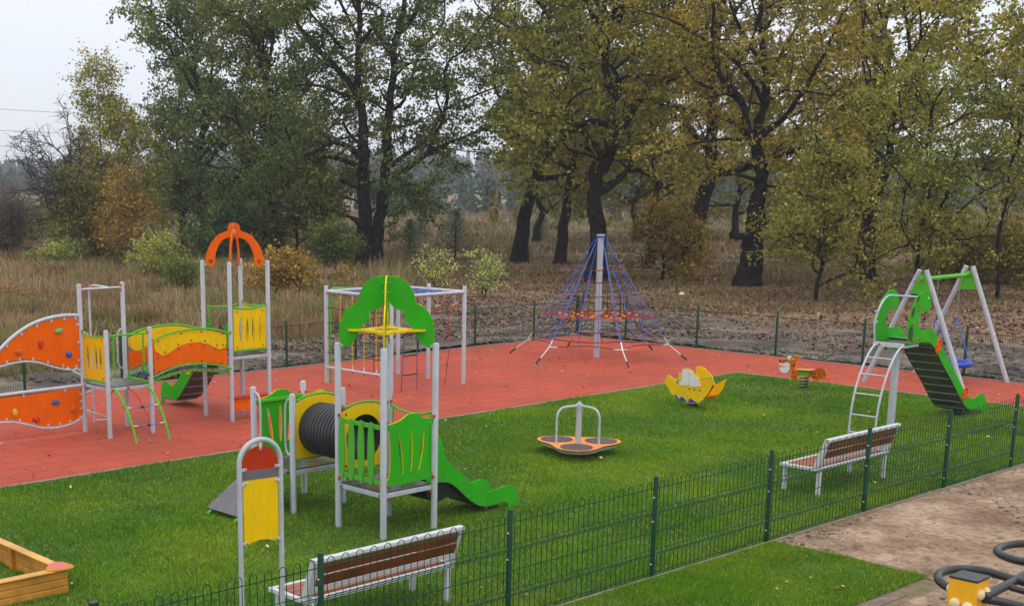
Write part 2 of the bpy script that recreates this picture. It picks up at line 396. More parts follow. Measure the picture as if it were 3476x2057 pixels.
# ---- lawn base sheets + kerbs
def soilish(name, c1, c2, s, bump=.6, bs=25, rough=.95):
    return mat(name, c1, rough, 0, 0, s, bump=bump, bs=bs, col2=c2, detail=8, spec=.2)
def sand_mat():
    m = mat('sandy_soil', (0.22, 0.138, 0.088), .95, 0, 0, .9, bump=1.0, bs=9, col2=(0.44, 0.315, 0.22), detail=9, spec=.15); t = m.node_tree; nn = t.nodes.new; l = t.links.new; b = t.nodes['Principled BSDF']
    src = b.inputs['Base Color'].links[0].from_socket; tcn = nn('ShaderNodeTexCoord'); n = nn('ShaderNodeTexNoise'); n.inputs['Scale'].default_value = 9; n.inputs['Detail'].default_value = 10; n.inputs['Roughness'].default_value = .7; n.inputs['Distortion'].default_value = .6; l(tcn.outputs['Object'], n.inputs['Vector'])
    r = nn('ShaderNodeValToRGB'); l(n.outputs['Fac'], r.inputs[0]); r.color_ramp.elements[0].position = .36; r.color_ramp.elements[0].color = (.45, .42, .40, 1); r.color_ramp.elements[1].position = .60; r.color_ramp.elements[1].color = (1.25, 1.25, 1.25, 1)
    mx = nn('ShaderNodeMixRGB'); mx.blend_type = 'MULTIPLY'; mx.inputs[0].default_value = .8; l(src, mx.inputs[1]); l(r.outputs[0], mx.inputs[2]); l(mx.outputs[0], b.inputs['Base Color']); return m
M_LAWN = soilish('lawn_turf', (0.05, 0.11, 0.016), (0.10, 0.17, 0.03), 1.3)
M_SAND = sand_mat()
M_SOIL = soilish('dark_soil', (0.085, 0.066, 0.056), (0.25, 0.195, 0.15), .5, 1.0, 3)
q = [AN(-34, 0.03), AN(16.3, 0.03), AN(16.3, 9.74), AN(-34, 9.74)]; polysheet('lawn', q, .004, M_LAWN)
q = [AN(-34, -2.2), AN(2.5, -2.2), AN(2.42, -1.2), AN(2.5, -.06), AN(-34, -.06)]; polysheet('verge_lawn', q, .012, M_LAWN)
b = MB()
b.box((-34, 9.76, -.05), (16.46, 9.84, .028), M_CONC); b.box((16.33, -12, -.05), (16.44, 9.76, .026), M_CONC)
b.box((-34, -.035, -.05), (20.2, .0, .010), M_CONC); b.box((-34, 18.12, -.05), (20.1, 18.22, .03), M_CONC); b.box((19.92, -12, -.05), (20.02, 18.1, .028), M_CONC)
o = b.build('kerb', loc=O2, rotz=TH); tag(o, kind='structure')
b = MB(); b.box((-34, -2.42, -.05), (1.6, -2.27, .008), mat('paving_edge', (0.19, 0.135, 0.10), .9, 0, .35, 5, bump=.8, bs=12)); o = b.build('path_edging', loc=O2, rotz=TH); tag(o, kind='structure')

def height_sheet(name, inside, x0, x1, y0, y1, step, hfun, m, kind='structure'):
    xs = np.arange(x0, x1, step); ys = np.arange(y0, y1, step); X, Y = np.meshgrid(xs, ys)
    k = inside(X, Y); H = hfun(X, Y); idx = np.arange(X.size).reshape(X.shape)
    F = np.stack([idx[:-1, :-1], idx[:-1, 1:], idx[1:, 1:], idx[1:, :-1]], -1).reshape(-1, 4)
    F = F[(k.reshape(-1)[F]).all(1)]
    used = np.unique(F); rm = -np.ones(X.size, int); rm[used] = np.arange(len(used))
    o = npmesh(name, np.stack([X, Y, H], -1).reshape(-1, 3)[used], rm[F], [m]); o.data.polygons.foreach_set('use_smooth', [True] * len(F)); tag(o, kind=kind); return o
# trampled sandy ground outside the near fence
def in_sand(X, Y):
    a, n = an_of(X, Y); e = (vnoise(X, Y, .6, 9) - .5) * .25
    return (n < -.055) & ((a > 2.36) | (n < -2.5))
def h_sand(X, Y):
    f = fbm(X, Y, 1.2, 20, 6); g_ = vnoise(X, Y, .16, 31) ** 2
    a, n = an_of(X, Y); k = np.clip(np.maximum((a - 2.5) / .5, (-2.6 - n) / .4), 0, 1) * np.clip((-n - .1) / .3, 0, 1)
    return .006 + k * (.002) + k * .12 * np.clip(f - .45, 0, 1) + k * .06 * g_ * np.clip(fbm(X, Y, 3.0, 77) * 3 - 1.0, 0, 1) + k * .03 * np.clip(fbm(X * .5, Y, .5, 33, 4) - .5, 0, 1)
height_sheet('sandy_ground', in_sand, -14, 34, -6, 36, .06, h_sand, M_SAND)
# churned soil behind the far fence
def in_soil(X, Y):
    a, n = an_of(X, Y); e = (fbm(X, Y, 5, 44) - .5) * 6
    out = (n > 18.24) | (a > 20.04)
    return out & (((n < 20.5 + e * .6 + np.clip((a + 6) * .28, 0, 7)) & (a < 20.1)) | ((a >= 20.1) & (a < 27.5 + e) & (n < 26 + e)))
def h_soil(X, Y):
    return .01 + .16 * np.clip(fbm(X, Y, 1.6, 50, 5) - .42, 0, 1) * 1.6 + .05 * vnoise(X, Y, .35, 52)
height_sheet('churned_soil', in_soil, -30, 40, 18, 62, .14, h_soil, M_SOIL)

# ------------------------------------------------------------------ grass as blades (nobody could count it)
def blades(name, xy, h, w, lean, m, label=None, mats=None, mi=None, z=0.0, seg=1, kind='stuff'):
    n = len(xy); h = np.broadcast_to(h, n); w = np.broadcast_to(w, n)
    th = RNG.uniform(0, 2 * np.pi, n); fx = np.cos(th); fy = np.sin(th); ld = RNG.uniform(0, 2 * np.pi, n); lm = np.abs(RNG.normal(0, lean, n))
    bx = xy[:, 0]; by = xy[:, 1]
    dx = np.cos(ld) * lm * h; dy = np.sin(ld) * lm * h
    if seg == 1:
        V = np.zeros((n, 3, 3)); V[:, 0] = np.stack([bx - fx * w / 2, by - fy * w / 2, np.full(n, z)], -1); V[:, 1] = np.stack([bx + fx * w / 2, by + fy * w / 2, np.full(n, z)], -1)
        V[:, 2] = np.stack([bx + dx, by + dy, z + h], -1); F = np.arange(n * 3).reshape(n, 3)
    else:
        V = np.zeros((n, 6, 3))
        for k, (t, ww) in enumerate(((0, 1.0), (.55, .8), (1.0, .15))):
            ox = bx + dx * t * t; oy = by + dy * t * t; oz = z + h * t * (1 - .25 * t * np.clip(lm, 0, 1.5))
            V[:, 2 * k] = np.stack([ox - fx * w / 2 * ww, oy - fy * w / 2 * ww, oz], -1); V[:, 2 * k + 1] = np.stack([ox + fx * w / 2 * ww, oy + fy * w / 2 * ww, oz], -1)
        o_ = np.arange(n)[:, None] * 6; F = np.concatenate([o_ + [0, 1, 3, 2], o_ + [2, 3, 5, 4]], 1).reshape(-1, 4)
        if mi is not None: mi = np.repeat(mi, 2)
    o = npmesh(name, V.reshape(-1, 3), F, mats or [m], mi); tag(o, label, kind=kind)
    return o
def visible_xy(n, amin, amax, nmin, nmax, ymax=60, power=1.0):
    a = RNG.uniform(amin, amax, n); m = RNG.uniform(nmin, nmax, n)
    x = O2.x + a * AX.x + m * NX.x; y = O2.y + a * AX.y + m * NX.y
    k = (y > 9.5) & (x > -.36 * y - .6) & (x < .53 * y + .9)
    x, y = x[k], y[k]; keep = RNG.random(len(x)) < np.clip((17.0 / y) ** power, 0, 1)
    return np.stack([x[keep], y[keep]], -1)
M_BL = [mat('grass_blade_a', (0.135, 0.29, 0.014), .6, 0, 0, .40, col2=(0.24, 0.365, 0.022), translucent=.15, island=.42, spec=.05, lo=.4, hi=.6),
        mat('grass_blade_b', (0.08, 0.215, 0.02), .6, 0, 0, .6, col2=(0.13, 0.25, 0.03), translucent=.15, island=.42, spec=.05),
        mat('grass_blade_c', (0.36, 0.38, 0.08), .6, 0, 0, .6, col2=(0.48, 0.45, 0.12), translucent=.25, island=.3, spec=.2)]
def lawn_blades(name, n, *reg, label=None):
    xy = visible_xy(n, *reg); c = fbm(xy[:, 0] * 1.0, xy[:, 1], .55, 5, 3); d = fbm(xy[:, 0], xy[:, 1], 2.0, 15, 4)
    h = .018 + .038 * np.clip(c * 1.6 - .3, 0, 1) * RNG.uniform(.5, 1.2, len(xy))
    h = h * (1 + xy[:, 1] * .012); w = .0065 * (1 + xy[:, 1] * .055)
    r = RNG.random(len(xy)); mi = np.where(r < .05 + .5 * np.clip(d - .56, 0, 1), 2, np.where(r < .30 + 3.2 * (d - .46), 1, 0))
    blades(name, xy, h, w, .75, None, label, mats=M_BL, mi=mi, z=.003)
lawn_blades('grass', 1100000, -22, 16.35, .02, 9.77)
lawn_blades('verge_grass', 330000, -16, 2.52, -2.22, -.07)

def rough_xy(n, x0f, x1f, y0, y1, dens=1.0):
    """points in the visible wedge, x as a fraction of depth"""
    y = y0 * (y1 / y0) ** RNG.random(n); x = y * RNG.uniform(x0f, x1f, n); return np.stack([x, y], -1)
def outside_fence(xy, margin=.5):
    a, n = an_of(xy[:, 0], xy[:, 1]); return (n > 18.3 + margin) | (a > 20.1 + margin)
M_DRY = [mat('straw_a', (0.35, 0.225, 0.12), .8, 0, 0, .2, col2=(0.50, 0.365, 0.205), translucent=.2, island=.3, spec=.1),
         mat('straw_b', (0.16, 0.095, 0.055), .85, 0, 0, .3, col2=(0.26, 0.155, 0.09), translucent=.1, island=.35, spec=.1),
         mat('straw_green', (0.19, 0.20, 0.06), .8, 0, 0, .3, col2=(0.27, 0.255, 0.09), translucent=.2, island=.3, spec=.1)]
# tall dead grass on the left
xy = rough_xy(190000, -.36, .045, 33, 120); xy = xy[outside_fence(xy, .3)]
a_, n_ = an_of(xy[:, 0], xy[:, 1]); d_ = n_ - 18.2
cl = fbm(xy[:, 0], xy[:, 1], 2.2, 61, 3); keep = (cl > .40) & ((d_ > 2.6 + 3 * (cl - .5)) | (RNG.random(len(xy)) < .06)) & ((xy[:, 0] < xy[:, 1] * .0 - .2) | (RNG.random(len(xy)) < .3)); xy = xy[keep]; cl = cl[keep]; d_ = d_[keep]
h = (.25 + .85 * np.clip(cl * 2 - .55, 0, 1)) * RNG.uniform(.5, 1.1, len(xy)) * np.clip(.45 + d_ / 14, .4, 1); r = RNG.random(len(xy)); c2 = fbm(xy[:, 0], xy[:, 1], 4, 66, 3)
blades('dry_grass', xy, h, .012 + xy[:, 1] * .00045, .55, None, 'tall straw coloured dead grass and weeds behind the far fence', mats=M_DRY, mi=np.where(r < .22 + .9 * (c2 - .45), 1, np.where(r > .96 - .55 * (c2 < .42), 2, 0)), seg=2)
# shorter rough grass under the oaks
xy = rough_xy(150000, -.02, .56, 40, 150); xy = xy[outside_fence(xy, .3)]
cl = fbm(xy[:, 0], xy[:, 1] * 1.0, 3.5, 71, 4); bands = fbm(xy[:, 0] * .25, xy[:, 1], 4.5, 75, 2); keep = (cl * .4 + bands * .6 > .49) & (xy[:, 1] > 50 + 6 * (cl - .5)); xy = xy[keep]; cl = cl[keep]
h = (.08 + .24 * cl) * RNG.uniform(.5, 1.2, len(xy)); r = RNG.random(len(xy))
blades('rough_grass', xy, h, .012 + xy[:, 1] * .0005, .6, None, 'short brown green rough grass under the oaks', mats=M_DRY, mi=np.where(r < .46, 1, np.where(r < .80, 2, 0)), seg=2)
M_FLD = [mat('field_straw', (0.20, 0.135, 0.085), .9, 0, 0, .1, col2=(0.30, 0.215, 0.14), island=.25, spec=.05), M_DRY[1], mat('field_green', (0.14, 0.14, 0.05), .9, 0, 0, .1, col2=(0.22, 0.20, 0.08), island=.25, spec=.05)]
# field grass in the middle distance
xy = rough_xy(60000, -.36, .58, 95, 300); cl = fbm(xy[:, 0], xy[:, 1], 14, 81, 3)
blades('field_grass', xy, (.3 + .6 * cl) * RNG.uniform(.5, 1.2, len(xy)), .16, .5, None, 'pale dead field grass far behind the oaks', mats=M_FLD, mi=np.where(RNG.random(len(xy)) < .75 - .5 * (cl > .55), 0, 2), seg=2)

# ------------------------------------------------------------------ fallen leaves and crumbs
def scatter_leaves(name, xy, size, z, mats, label, flat=.35, mi=None):
    n = len(xy); s = size * RNG.uniform(.5, 1.3, n); th = RNG.uniform(0, 2 * np.pi, n)
    u = np.stack([np.cos(th), np.sin(th), RNG.normal(0, flat, n)], -1); v = np.stack([-np.sin(th), np.cos(th), RNG.normal(0, flat, n)], -1)
    c = np.stack([xy[:, 0], xy[:, 1], z + s * .28], -1); V = np.zeros((n, 6, 3))
    for k, (p, q) in enumerate(((-1, 0), (-.45, .42), (.35, .5), (1, .06), (.4, -.46), (-.4, -.38))):
        V[:, k] = c + u * (s * p * .5)[:, None] + v * (s * q * .7)[:, None] + np.array([0, 0, 1.]) * (RNG.uniform(0, .28, n) * s)[:, None]
    V[:, :, 2] = np.maximum(V[:, :, 2], z + .002)
    F = np.arange(n * 6).reshape(n, 6)
    o = npmesh(name, V.reshape(-1, 3), F, mats, RNG.integers(0, len(mats), n) if mi is None else mi); tag(o, label, kind='stuff'); return o
M_LF = [mat('fallen_leaf_tan', (0.36, 0.19, 0.09), .7, 0, 0, 3, col2=(0.5, 0.34, 0.17), translucent=.15, island=.3),
        mat('fallen_leaf_brown', (0.20, 0.075, 0.035), .7, 0, 0, 3, col2=(0.34, 0.13, 0.05), translucent=.1, island=.3)]
xy = visible_xy(620, -12, 19.7, 9.95, 17.9, power=0); xy2 = visible_xy(130, 16.5, 19.8, -2, 9.8, power=0)
scatter_leaves('fallen_leaves', np.concatenate([xy, xy2]), .07, .024, M_LF, 'small dead leaves scattered over the red rubber surface')
xy = visible_xy(110, -16, 16.2, .1, 9.7, power=0); xy2 = visible_xy(24, -5, 2.4, -2.1, -.3, power=0)
scatter_leaves('lawn_leaves', np.concatenate([xy, xy2]), .065, .035, M_LF + [mat('fallen_leaf_yellow', (0.55, 0.50, 0.16), .7, 0, 0, 3, col2=(0.7, 0.6, 0.3), island=.2)], 'dead leaves scattered over the lawn')
xy = rough_xy(110000, -.1, .56, 38, 95); xy = xy[outside_fence(xy, 1.5)]; c_ = fbm(xy[:, 0] * .3, xy[:, 1], 4, 91, 3); xy = xy[RNG.random(len(xy)) < .45 + .5 * (c_ > .45)]
scatter_leaves('leaf_litter', xy, .12, .02, [mat('litter_a', (0.12, 0.052, 0.030), .8, 0, 0, .3, col2=(0.21, 0.098, 0.052), island=.35), mat('litter_b', (0.22, 0.14, 0.075), .8, 0, 0, .3, col2=(0.33, 0.22, 0.12), island=.3)], 'brown leaf litter on the ground under the oaks', mi=(RNG.random(len(xy)) < .22).astype(int))
# clods and crumbs on the soil
def clods(name, xy, size, z, m, label):
    n = len(xy); base = np.array([(1, 0, 0), (-1, 0, 0), (0, 1, 0), (0, -1, 0), (0, 0, .8), (0, 0, -.4)]); F0 = np.array([(0, 2, 4), (2, 1, 4), (1, 3, 4), (3, 0, 4), (2, 0, 5), (1, 2, 5), (3, 1, 5), (0, 3, 5)])
    s = size * RNG.lognormal(0, .45, n); V = base[None] * s[:, None, None] * RNG.uniform(.6, 1.3, (n, 6, 1)) + np.stack([xy[:, 0], xy[:, 1], np.full(n, z)], -1)[:, None]
    o = npmesh(name, V.reshape(-1, 3), (np.arange(n)[:, None, None] * 6 + F0).reshape(-1, 3), [m]); tag(o, label, kind='stuff')
xy = visible_xy(34000, -3, 14, -9, -.12, power=0); a_, n_ = an_of(xy[:, 0], xy[:, 1]); c_ = fbm(xy[:, 0], xy[:, 1], 1.4, 20, 4); xy = xy[((a_ > 2.55) | (n_ < -2.7)) & (c_ > .44 + .12 * RNG.random(len(c_)))]
clods('sand_crumbs', xy, .013, .03, mat('crumb', (0.12, 0.08, 0.052), .95, 0, 0, 2.5, col2=(.34, .26, .18)), 'loose crumbs of earth on the sandy ground')
xy = rough_xy(15000, -.34, .53, 32, 60); k = in_soil(xy[:, 0], xy[:, 1]); xy = xy[k]
clods('soil_clods', xy, .06, .06, mat('clod', (0.10, 0.08, 0.068), .95, 0, 0, .5, col2=(0.24, 0.19, 0.15)), 'dark clods of churned soil beyond the far fence')
# ------------------------------------------------------------------ play equipment
H_ = .475; PR = .045
def caps(b, pts, r=.021):
    for p in pts: b.ball(p, r, M_CAP, 8)
def mkpost(root, x, y, h, m=None, r=PR, balls=()):
    def f(b):
        b.post(x, y, -.05, h, r, m or M_POST)
    return part('post', root)(f)
def deck(root, x0, y0, z):
    def f(b):
        b.box((x0 - .44, y0 - .44, z - .022), (x0 + .44, y0 + .44, z), M_DECK)
        for s in (-1, 1):
            b.box((x0 - .43, y0 + s * .45 - .02, z - .085), (x0 + .43, y0 + s * .45 + .02, z - .024), M_POST)
            b.box((x0 + s * .45 - .02, y0 - .43, z - .086), (x0 + s * .45 + .02, y0 + .43, z - .025), M_POST)
            for t in (-1, 1):
                caps(b, [(x0 + s * .40, y0 + t * .478, z - .11), (x0 + s * .478, y0 + t * .40, z - .05)], .019)
    return part('platform', root)(f)
def rail(root, pts, r=.017, m=None, extra=None, name='rail', n=8):
    def f(b):
        b.tube(spline(pts, 6) if len(pts) > 2 else pts, r, m or M_GREENR, n)
        if extra: extra(b)
    return part(name, root)(f)

# ============ the big combination on the rubber
LO = empty('play_structure', (-4.535, 25.48, 0), TH)
tag(LO, 'orange and yellow play combination with climbing wall and arched bridge', 'play structure')
HX = 2.845
for x, y, h in ((-H_, H_, 2.89), (H_, H_, 2.89), (-H_, -H_, 2.08), (H_, -H_, 2.08)): mkpost(LO, x, y, h)
for sx in (-1, 1):
    for sy in (-1, 1): mkpost(LO, HX + sx * H_, sy * H_, 3.235)
deck(LO, 0, 0, 1.0); deck(LO, HX, 0, 1.36)
# yellow board with four slots
def slotboard(root, plane, c, u0, z0, z1, dip, name='side_panel', slots=(-.24, -.08, .08, .24), side=1):
    zt = z1
    top = [(u0 + u, zt - dip * (1 - (u / .4) ** 2)) for u in np.linspace(.4, -.4, 11)]
    ol = [(u0 - .4, z0), (u0 + .4, z0)] + top
    hs = [lens(u0 + s, z0 + .15, u0 + s, zt - .19, .082, 8) for s in slots]
    def f(b):
        b.panel(ol, plane, c, .013, M_YEL, None, hs)
        for u in (-.32, .32):
            for z in (z0 + .05, zt - .06):
                p = (c + side * .014, u0 + u, z) if plane == 'x' else (u0 + u, c + side * .014, z)
                caps(b, [p], .017)
    return part(name, root, False)(f)
slotboard(LO, 'x', -H_, 0, 1.10, 1.945, .03, side=-1)
rail(LO, [(-H_, .44, 1.965), (-H_, .2, 1.925), (-H_, 0, 1.912), (-H_, -.2, 1.925), (-H_, -.44, 1.965)], extra=lambda b: caps(b, [(-H_, .41, 2.0), (-H_, -.41, 2.0)]))
rail(LO, [(-H_, .44, 1.075), (-H_, -.44, 1.075)], extra=lambda b: caps(b, [(-H_, .41, 1.04), (-H_, -.41, 1.04)]))
rail(LO, [(-.44, -H_, 1.967), (.44, -H_, 1.967)], extra=lambda b: caps(b, [(-.41, -H_, 2.0), (.41, -H_, 2.0)]))
for s in (-1, 1):
    rail(LO, [(s * .325, -H_, 1.955), (s * .325, -H_, 1.6), (s * .325, -H_, 1.33), (s * .35, -H_, 1.24), (s * .44, -H_, 1.19)], .019, name='guard_bar', extra=lambda b: caps(b, [(s * .43, -H_ - .02, 1.16)]))
rail(LO, [(-.44, H_, 2.785), (.44, H_, 2.785)], .018, M_STEEL, name='overhead_bar', extra=lambda b: caps(b, [(-.42, H_ - .02, 2.83), (-.42, H_ - .02, 2.73), (.42, H_ - .02, 2.83), (.42, H_ - .02, 2.73)], .024))
for s in (-1, 1):
    rail(LO, [(s * .45, H_, 1.975), (s * .36, H_ - .01, 1.94), (s * .315, H_ - .01, 1.80), (s * .315, H_ - .01, 1.35), (s * .36, H_ - .01, 1.22), (s * .45, H_, 1.19)], .014, M_TUBE, name='grab_handle')
def fpole(b):
    b.tube(spline([(.17, H_, 2.785), (.17, .85, 2.80), (.17, 1.12, 2.79), (.17, 1.22, 2.70), (.17, 1.25, 2.5), (.17, 1.25, 1.5), (.17, 1.25, -.05)], 5), .022, M_TUBE, 8)
part('sliding_pole', LO)(fpole)
def spiral(b):
    pts = []
    for i in range(60):
        t = i / 59; a = R(-190) + t * R(520); rr = .29 + .07 * (1 - t); pts.append((.17 + rr * math.cos(a), 1.25 + rr * math.sin(a), 1.18 - 1.1 * t))
    pts += [(.25, 1.22, .07), (.17, 1.25, .08)]
    b.tube(pts, .017, M_TUBE, 8)
    b.tube([(-.36, 1.3, 1.18), (-.42, .9, 1.15), (-H_, .5, 1.13)], .017, M_TUBE, 8)
part('spiral_step', LO)(spiral)
# rope climber with two green bows
for s in (-1, 1):
    def bow(b):
        b.tube(spline([(s * .36, -.49, .955), (s * .36, -.70, .86), (s * .36, -.93, .62), (s * .36, -1.12, .32), (s * .36, -1.27, -.05)], 7), .022, M_GREENR, 8)
        caps(b, [(s * .395, -.51, .95), (s * .385, -.90, .655), (s * .385, -1.11, .33)], .022)
    part('climbing_bow', LO)(bow)
def ropes(b):
    for y, z in ((-.905, .65), (-1.115, .33)):
        b.tube([(-.36, y, z), (-.24, y, z - .006)], .011, M_WHITE, 6); b.tube([(.36, y, z), (.24, y, z - .006)], .011, M_WHITE, 6)
        b.tube([(-.25, y, z), (0, y, z - .02), (.25, y, z)], .009, M_BROPE, 6)
        b.box((-.03, y - .02, z - .04), (.03, y + .02, z), M_KROPE)
    b.tube(spline([(-.05, -.49, .96), (.0, -.75, .81), (.01, -.905, .63), (.03, -1.04, .47), (.02, -1.115, .31)], 5), .011, M_RROPE, 6)
    caps(b, [(-.05, -.50, .96)], .026)
part('rope_net', LO)(ropes)
# climbing wall
TOPR = [(-.47, 2.29), (-.70, 2.31), (-.95, 2.305), (-1.247, 2.263), (-1.558, 2.169), (-1.888, 1.989), (-2.164, 1.774), (-2.42, 1.55), (-2.66, 1.38)]
BOTR = [(-2.66, 1.34), (-2.42, 1.39), (-2.185, 1.451), (-1.919, 1.493), (-1.652, 1.503), (-1.384, 1.455), (-1.043, 1.333), (-.749, 1.265), (-.47, 1.262)]
LOWT = [(-.47, .94), (-1.3, .932), (-2.2, .918), (-2.68, .90)]
LOWB = [(-2.68, .33), (-2.4, .40), (-2.252, .41), (-1.988, .385), (-1.723, .311), (-1.402, .206), (-1.145, .178), (-.90, .19), (-.71, .232), (-.47, .325)]
def inset(pts, d): return [(x - (.055 if x > -.5 else 0) + (.05 if x < -2.6 else 0), z + d) for x, z in pts]
def wall(top, bot, name):
    ol = sp2(inset(top, -.05), 4) + sp2(inset(bot, .045), 4)
    def f(b): b.panel(ol, 'y', H_, .02, M_ORG)
    w_ = part(name, LO, False)(f)
    def fr(b):
        b.tube(spline([(x, H_, z) for x, z in top], 6), .033, M_TUBE, 10); b.tube(spline([(x, H_, z) for x, z in bot], 6), .021, M_TUBE, 8)
        for pts, dz in ((top, -.06), (bot, .055)):
            for i in range(len(pts) - 1):
                x = (pts[i][0] + pts[i + 1][0]) / 2; z = (pts[i][1] + pts[i + 1][1]) / 2 + dz
                b.box((x - .018, H_ - .026, z - .03), (x + .018, H_ - .0105, z + .03), M_TUBE); b.ball((x, H_ - .028, z - .005), .008, M_STEEL, 6)
        for z in np.linspace(bot[-1][1] + .17, top[0][1] - .17, 3): b.box((-.575, H_ - .026, z - .02), (-.47, H_ - .0105, z + .02), M_TUBE)
    part('wall_frame', LO)(fr)
    return w_
W1 = wall(TOPR, BOTR, 'climbing_panel'); W2 = wall(LOWT, LOWB, 'climbing_panel')
mkpost(LO, -2.72, H_, 1.5)
def hold(x, z, m, sx, sz, seed):
    rg = random.Random(seed)
    def f(b):
        b.ball((x, H_ - .02, z), 1, m, 10, (sx, .05, sz)); o_ = 0
        b.v = [(p[0] + rg.uniform(-.012, .012), p[1] + rg.uniform(-.008, .004), p[2] + rg.uniform(-.012, .012)) for p in b.v]
        b.ball((x, H_ - .07, z - .01), .009, M_STEEL, 6); b.ball((x + rg.uniform(-.02, .02), H_ - .012, z + sz + .05), .007, M_STEEL, 6); b.ball((x + rg.uniform(-.02, .02), H_ - .012, z - sz - .06), .007, M_STEEL, 6)
    return part('climbing_hold', W1 if z > 1 else W2)(f)
HG = mat('hold_green', (0.16, 0.42, 0.12), .6); HR = mat('hold_red', (0.5, 0.025, 0.012), .55); HO = mat('hold_orange', (0.62, 0.13, 0.01), .6); HB = mat('hold_blue', (0.03, 0.09, 0.42), .5); HY = mat('hold_yellow', (0.72, 0.45, 0.01), .5)
for i, (x, z, m, sx, sz) in enumerate(((-.958, 2.03, HG, .082, .058), (-1.351, 1.80, HR, .052, .085), (-1.805, 1.70, HO, .085, .055), (-.774, 1.563, HB, .07, .058), (-1.102, .672, HB, .085, .05), (-.728, .50, HO, .055, .055), (-1.955, .564, HY, .055, .085), (-1.525, .385, HR, .075, .058), (-2.35, 1.55, HB, .06, .05))): hold(x, z, m, sx, sz, i)
# arched bridge
BR_T = [(.50, 1.80), (.864, 1.918), (1.308, 1.968), (1.657, 1.967), (2.032, 1.912), (2.37, 1.80)]
BR_B = [(.50, 1.105), (.918, 1.232), (1.284, 1.277), (1.635, 1.268), (2.011, 1.213), (2.37, 1.10)]
YEL = sp2([(.575, 1.78), (.9, 1.895), (1.308, 1.94), (1.657, 1.94), (2.0, 1.885), (2.25, 1.81)], 4) + sp2([(2.262, 1.65), (2.21, 1.545), (2.105, 1.515), (1.98, 1.57), (1.752, 1.672), (1.484, 1.718), (1.135, 1.659), (.94, 1.565), (.829, 1.525), (.70, 1.52), (.60, 1.60), (.57, 1.70)], 4)
ORG = [(.56, 1.50)] + [(.62, 1.52)] + sp2([(.66, 1.508), (.76, 1.498), (.835, 1.508), (.94, 1.55), (1.135, 1.645), (1.484, 1.705), (1.752, 1.658), (1.98, 1.555), (2.105, 1.50), (2.19, 1.51)], 4) + [(2.262, 1.56)] + sp2([(2.26, 1.165), (2.011, 1.245), (1.635, 1.298), (1.284, 1.305), (.918, 1.262), (.56, 1.155)], 4)
def ring2(cx, cz, r, n=20): return [(cx + r * math.cos(2 * math.pi * k / n), cz + r * math.sin(2 * math.pi * k / n)) for k in range(n)]
for s in (-1, 1):
    y = s * H_
    def fy(b):
        b.panel(YEL, 'y', y, .018, M_YEL)
        for cx, cz in ((.765, 1.69), (2.11, 1.705)):
            for rr in (.115, .075): b.tube([(p[0], y + s * .01, p[1]) for p in ring2(cx, cz, rr, 24)], .0045, M_YEL, 6, closed=True)
        caps(b, [(x, y + s * .012, z) for x, z in ((.655, 1.79), (1.19, 1.90), (1.66, 1.905), (2.16, 1.83), (.655, 1.555), (.80, 1.57), (1.11, 1.70), (1.42, 1.75), (1.74, 1.72), (2.02, 1.61), (2.17, 1.61))], .021)
    part('bridge_panel', LO, False)(fy)
    def fo(b):
        b.panel(ORG, 'y', y - s * .003, .018, M_ORG)
        caps(b, [(x, y + s * .010, z) for x, z in ((.63, 1.475), (.83, 1.475), (1.13, 1.615), (1.42, 1.665), (1.72, 1.635), (1.99, 1.53), (2.19, 1.525), (.66, 1.215), (1.19, 1.285), (1.66, 1.325), (2.14, 1.24))], .021)
    part('bridge_board', LO, False)(fo)
    rail(LO, [(x, y + s * .025, z) for x, z in BR_T], .018, name='bridge_rail', extra=lambda b: caps(b, [(.50, y + s * .03, 1.845), (2.34, y + s * .03, 1.85)], .024))
    rail(LO, [(x, y + s * .025, z) for x, z in BR_B], .018, name='bridge_rail')
def bz(x): return 1.0 + .155 * math.sin(math.pi * min(max((x - .42) / 2.06, 0), 1)) - .01 * (x > 1.5)
def bdeck(b):
    xs = np.linspace(.50, 2.37, 16)
    for s in (-1, 1):
        ol = [(x, bz(x) + .028) for x in xs] + [(x, bz(x) - .028) for x in xs[::-1]]
        b.panel(ol, 'y', s * .455, .012, M_GREENR)
        caps(b, [(x, s * .468, bz(x) + .005) for x in np.linspace(.62, 2.28, 15)], .02)
    b.box((.485, -.44, .972), (.53, .44, 1.028), M_GREENR)
part('bridge_beam', LO, False)(bdeck)
def bnet(b):
    for j in range(6):
        y = -.36 + .144 * j
        b.tube([(x, y, bz(x) - .005) for x in np.linspace(.53, 2.34, 14)], .012, M_KROPE, 6)
    for i in range(14):
        x = .62 + i * .126; b.tube([(x, -.45, bz(x)), (x, .45, bz(x))], .009, M_STEEL, 6)
        for j in range(6):
            b.box((x - .028, -.36 + .144 * j - .035, bz(x) - .022), (x + .028, -.36 + .144 * j + .035, bz(x) + .024), M_BLUE if (i + j) % 2 else M_BLACK, bev=.008)
part('bridge_net', LO)(bnet)
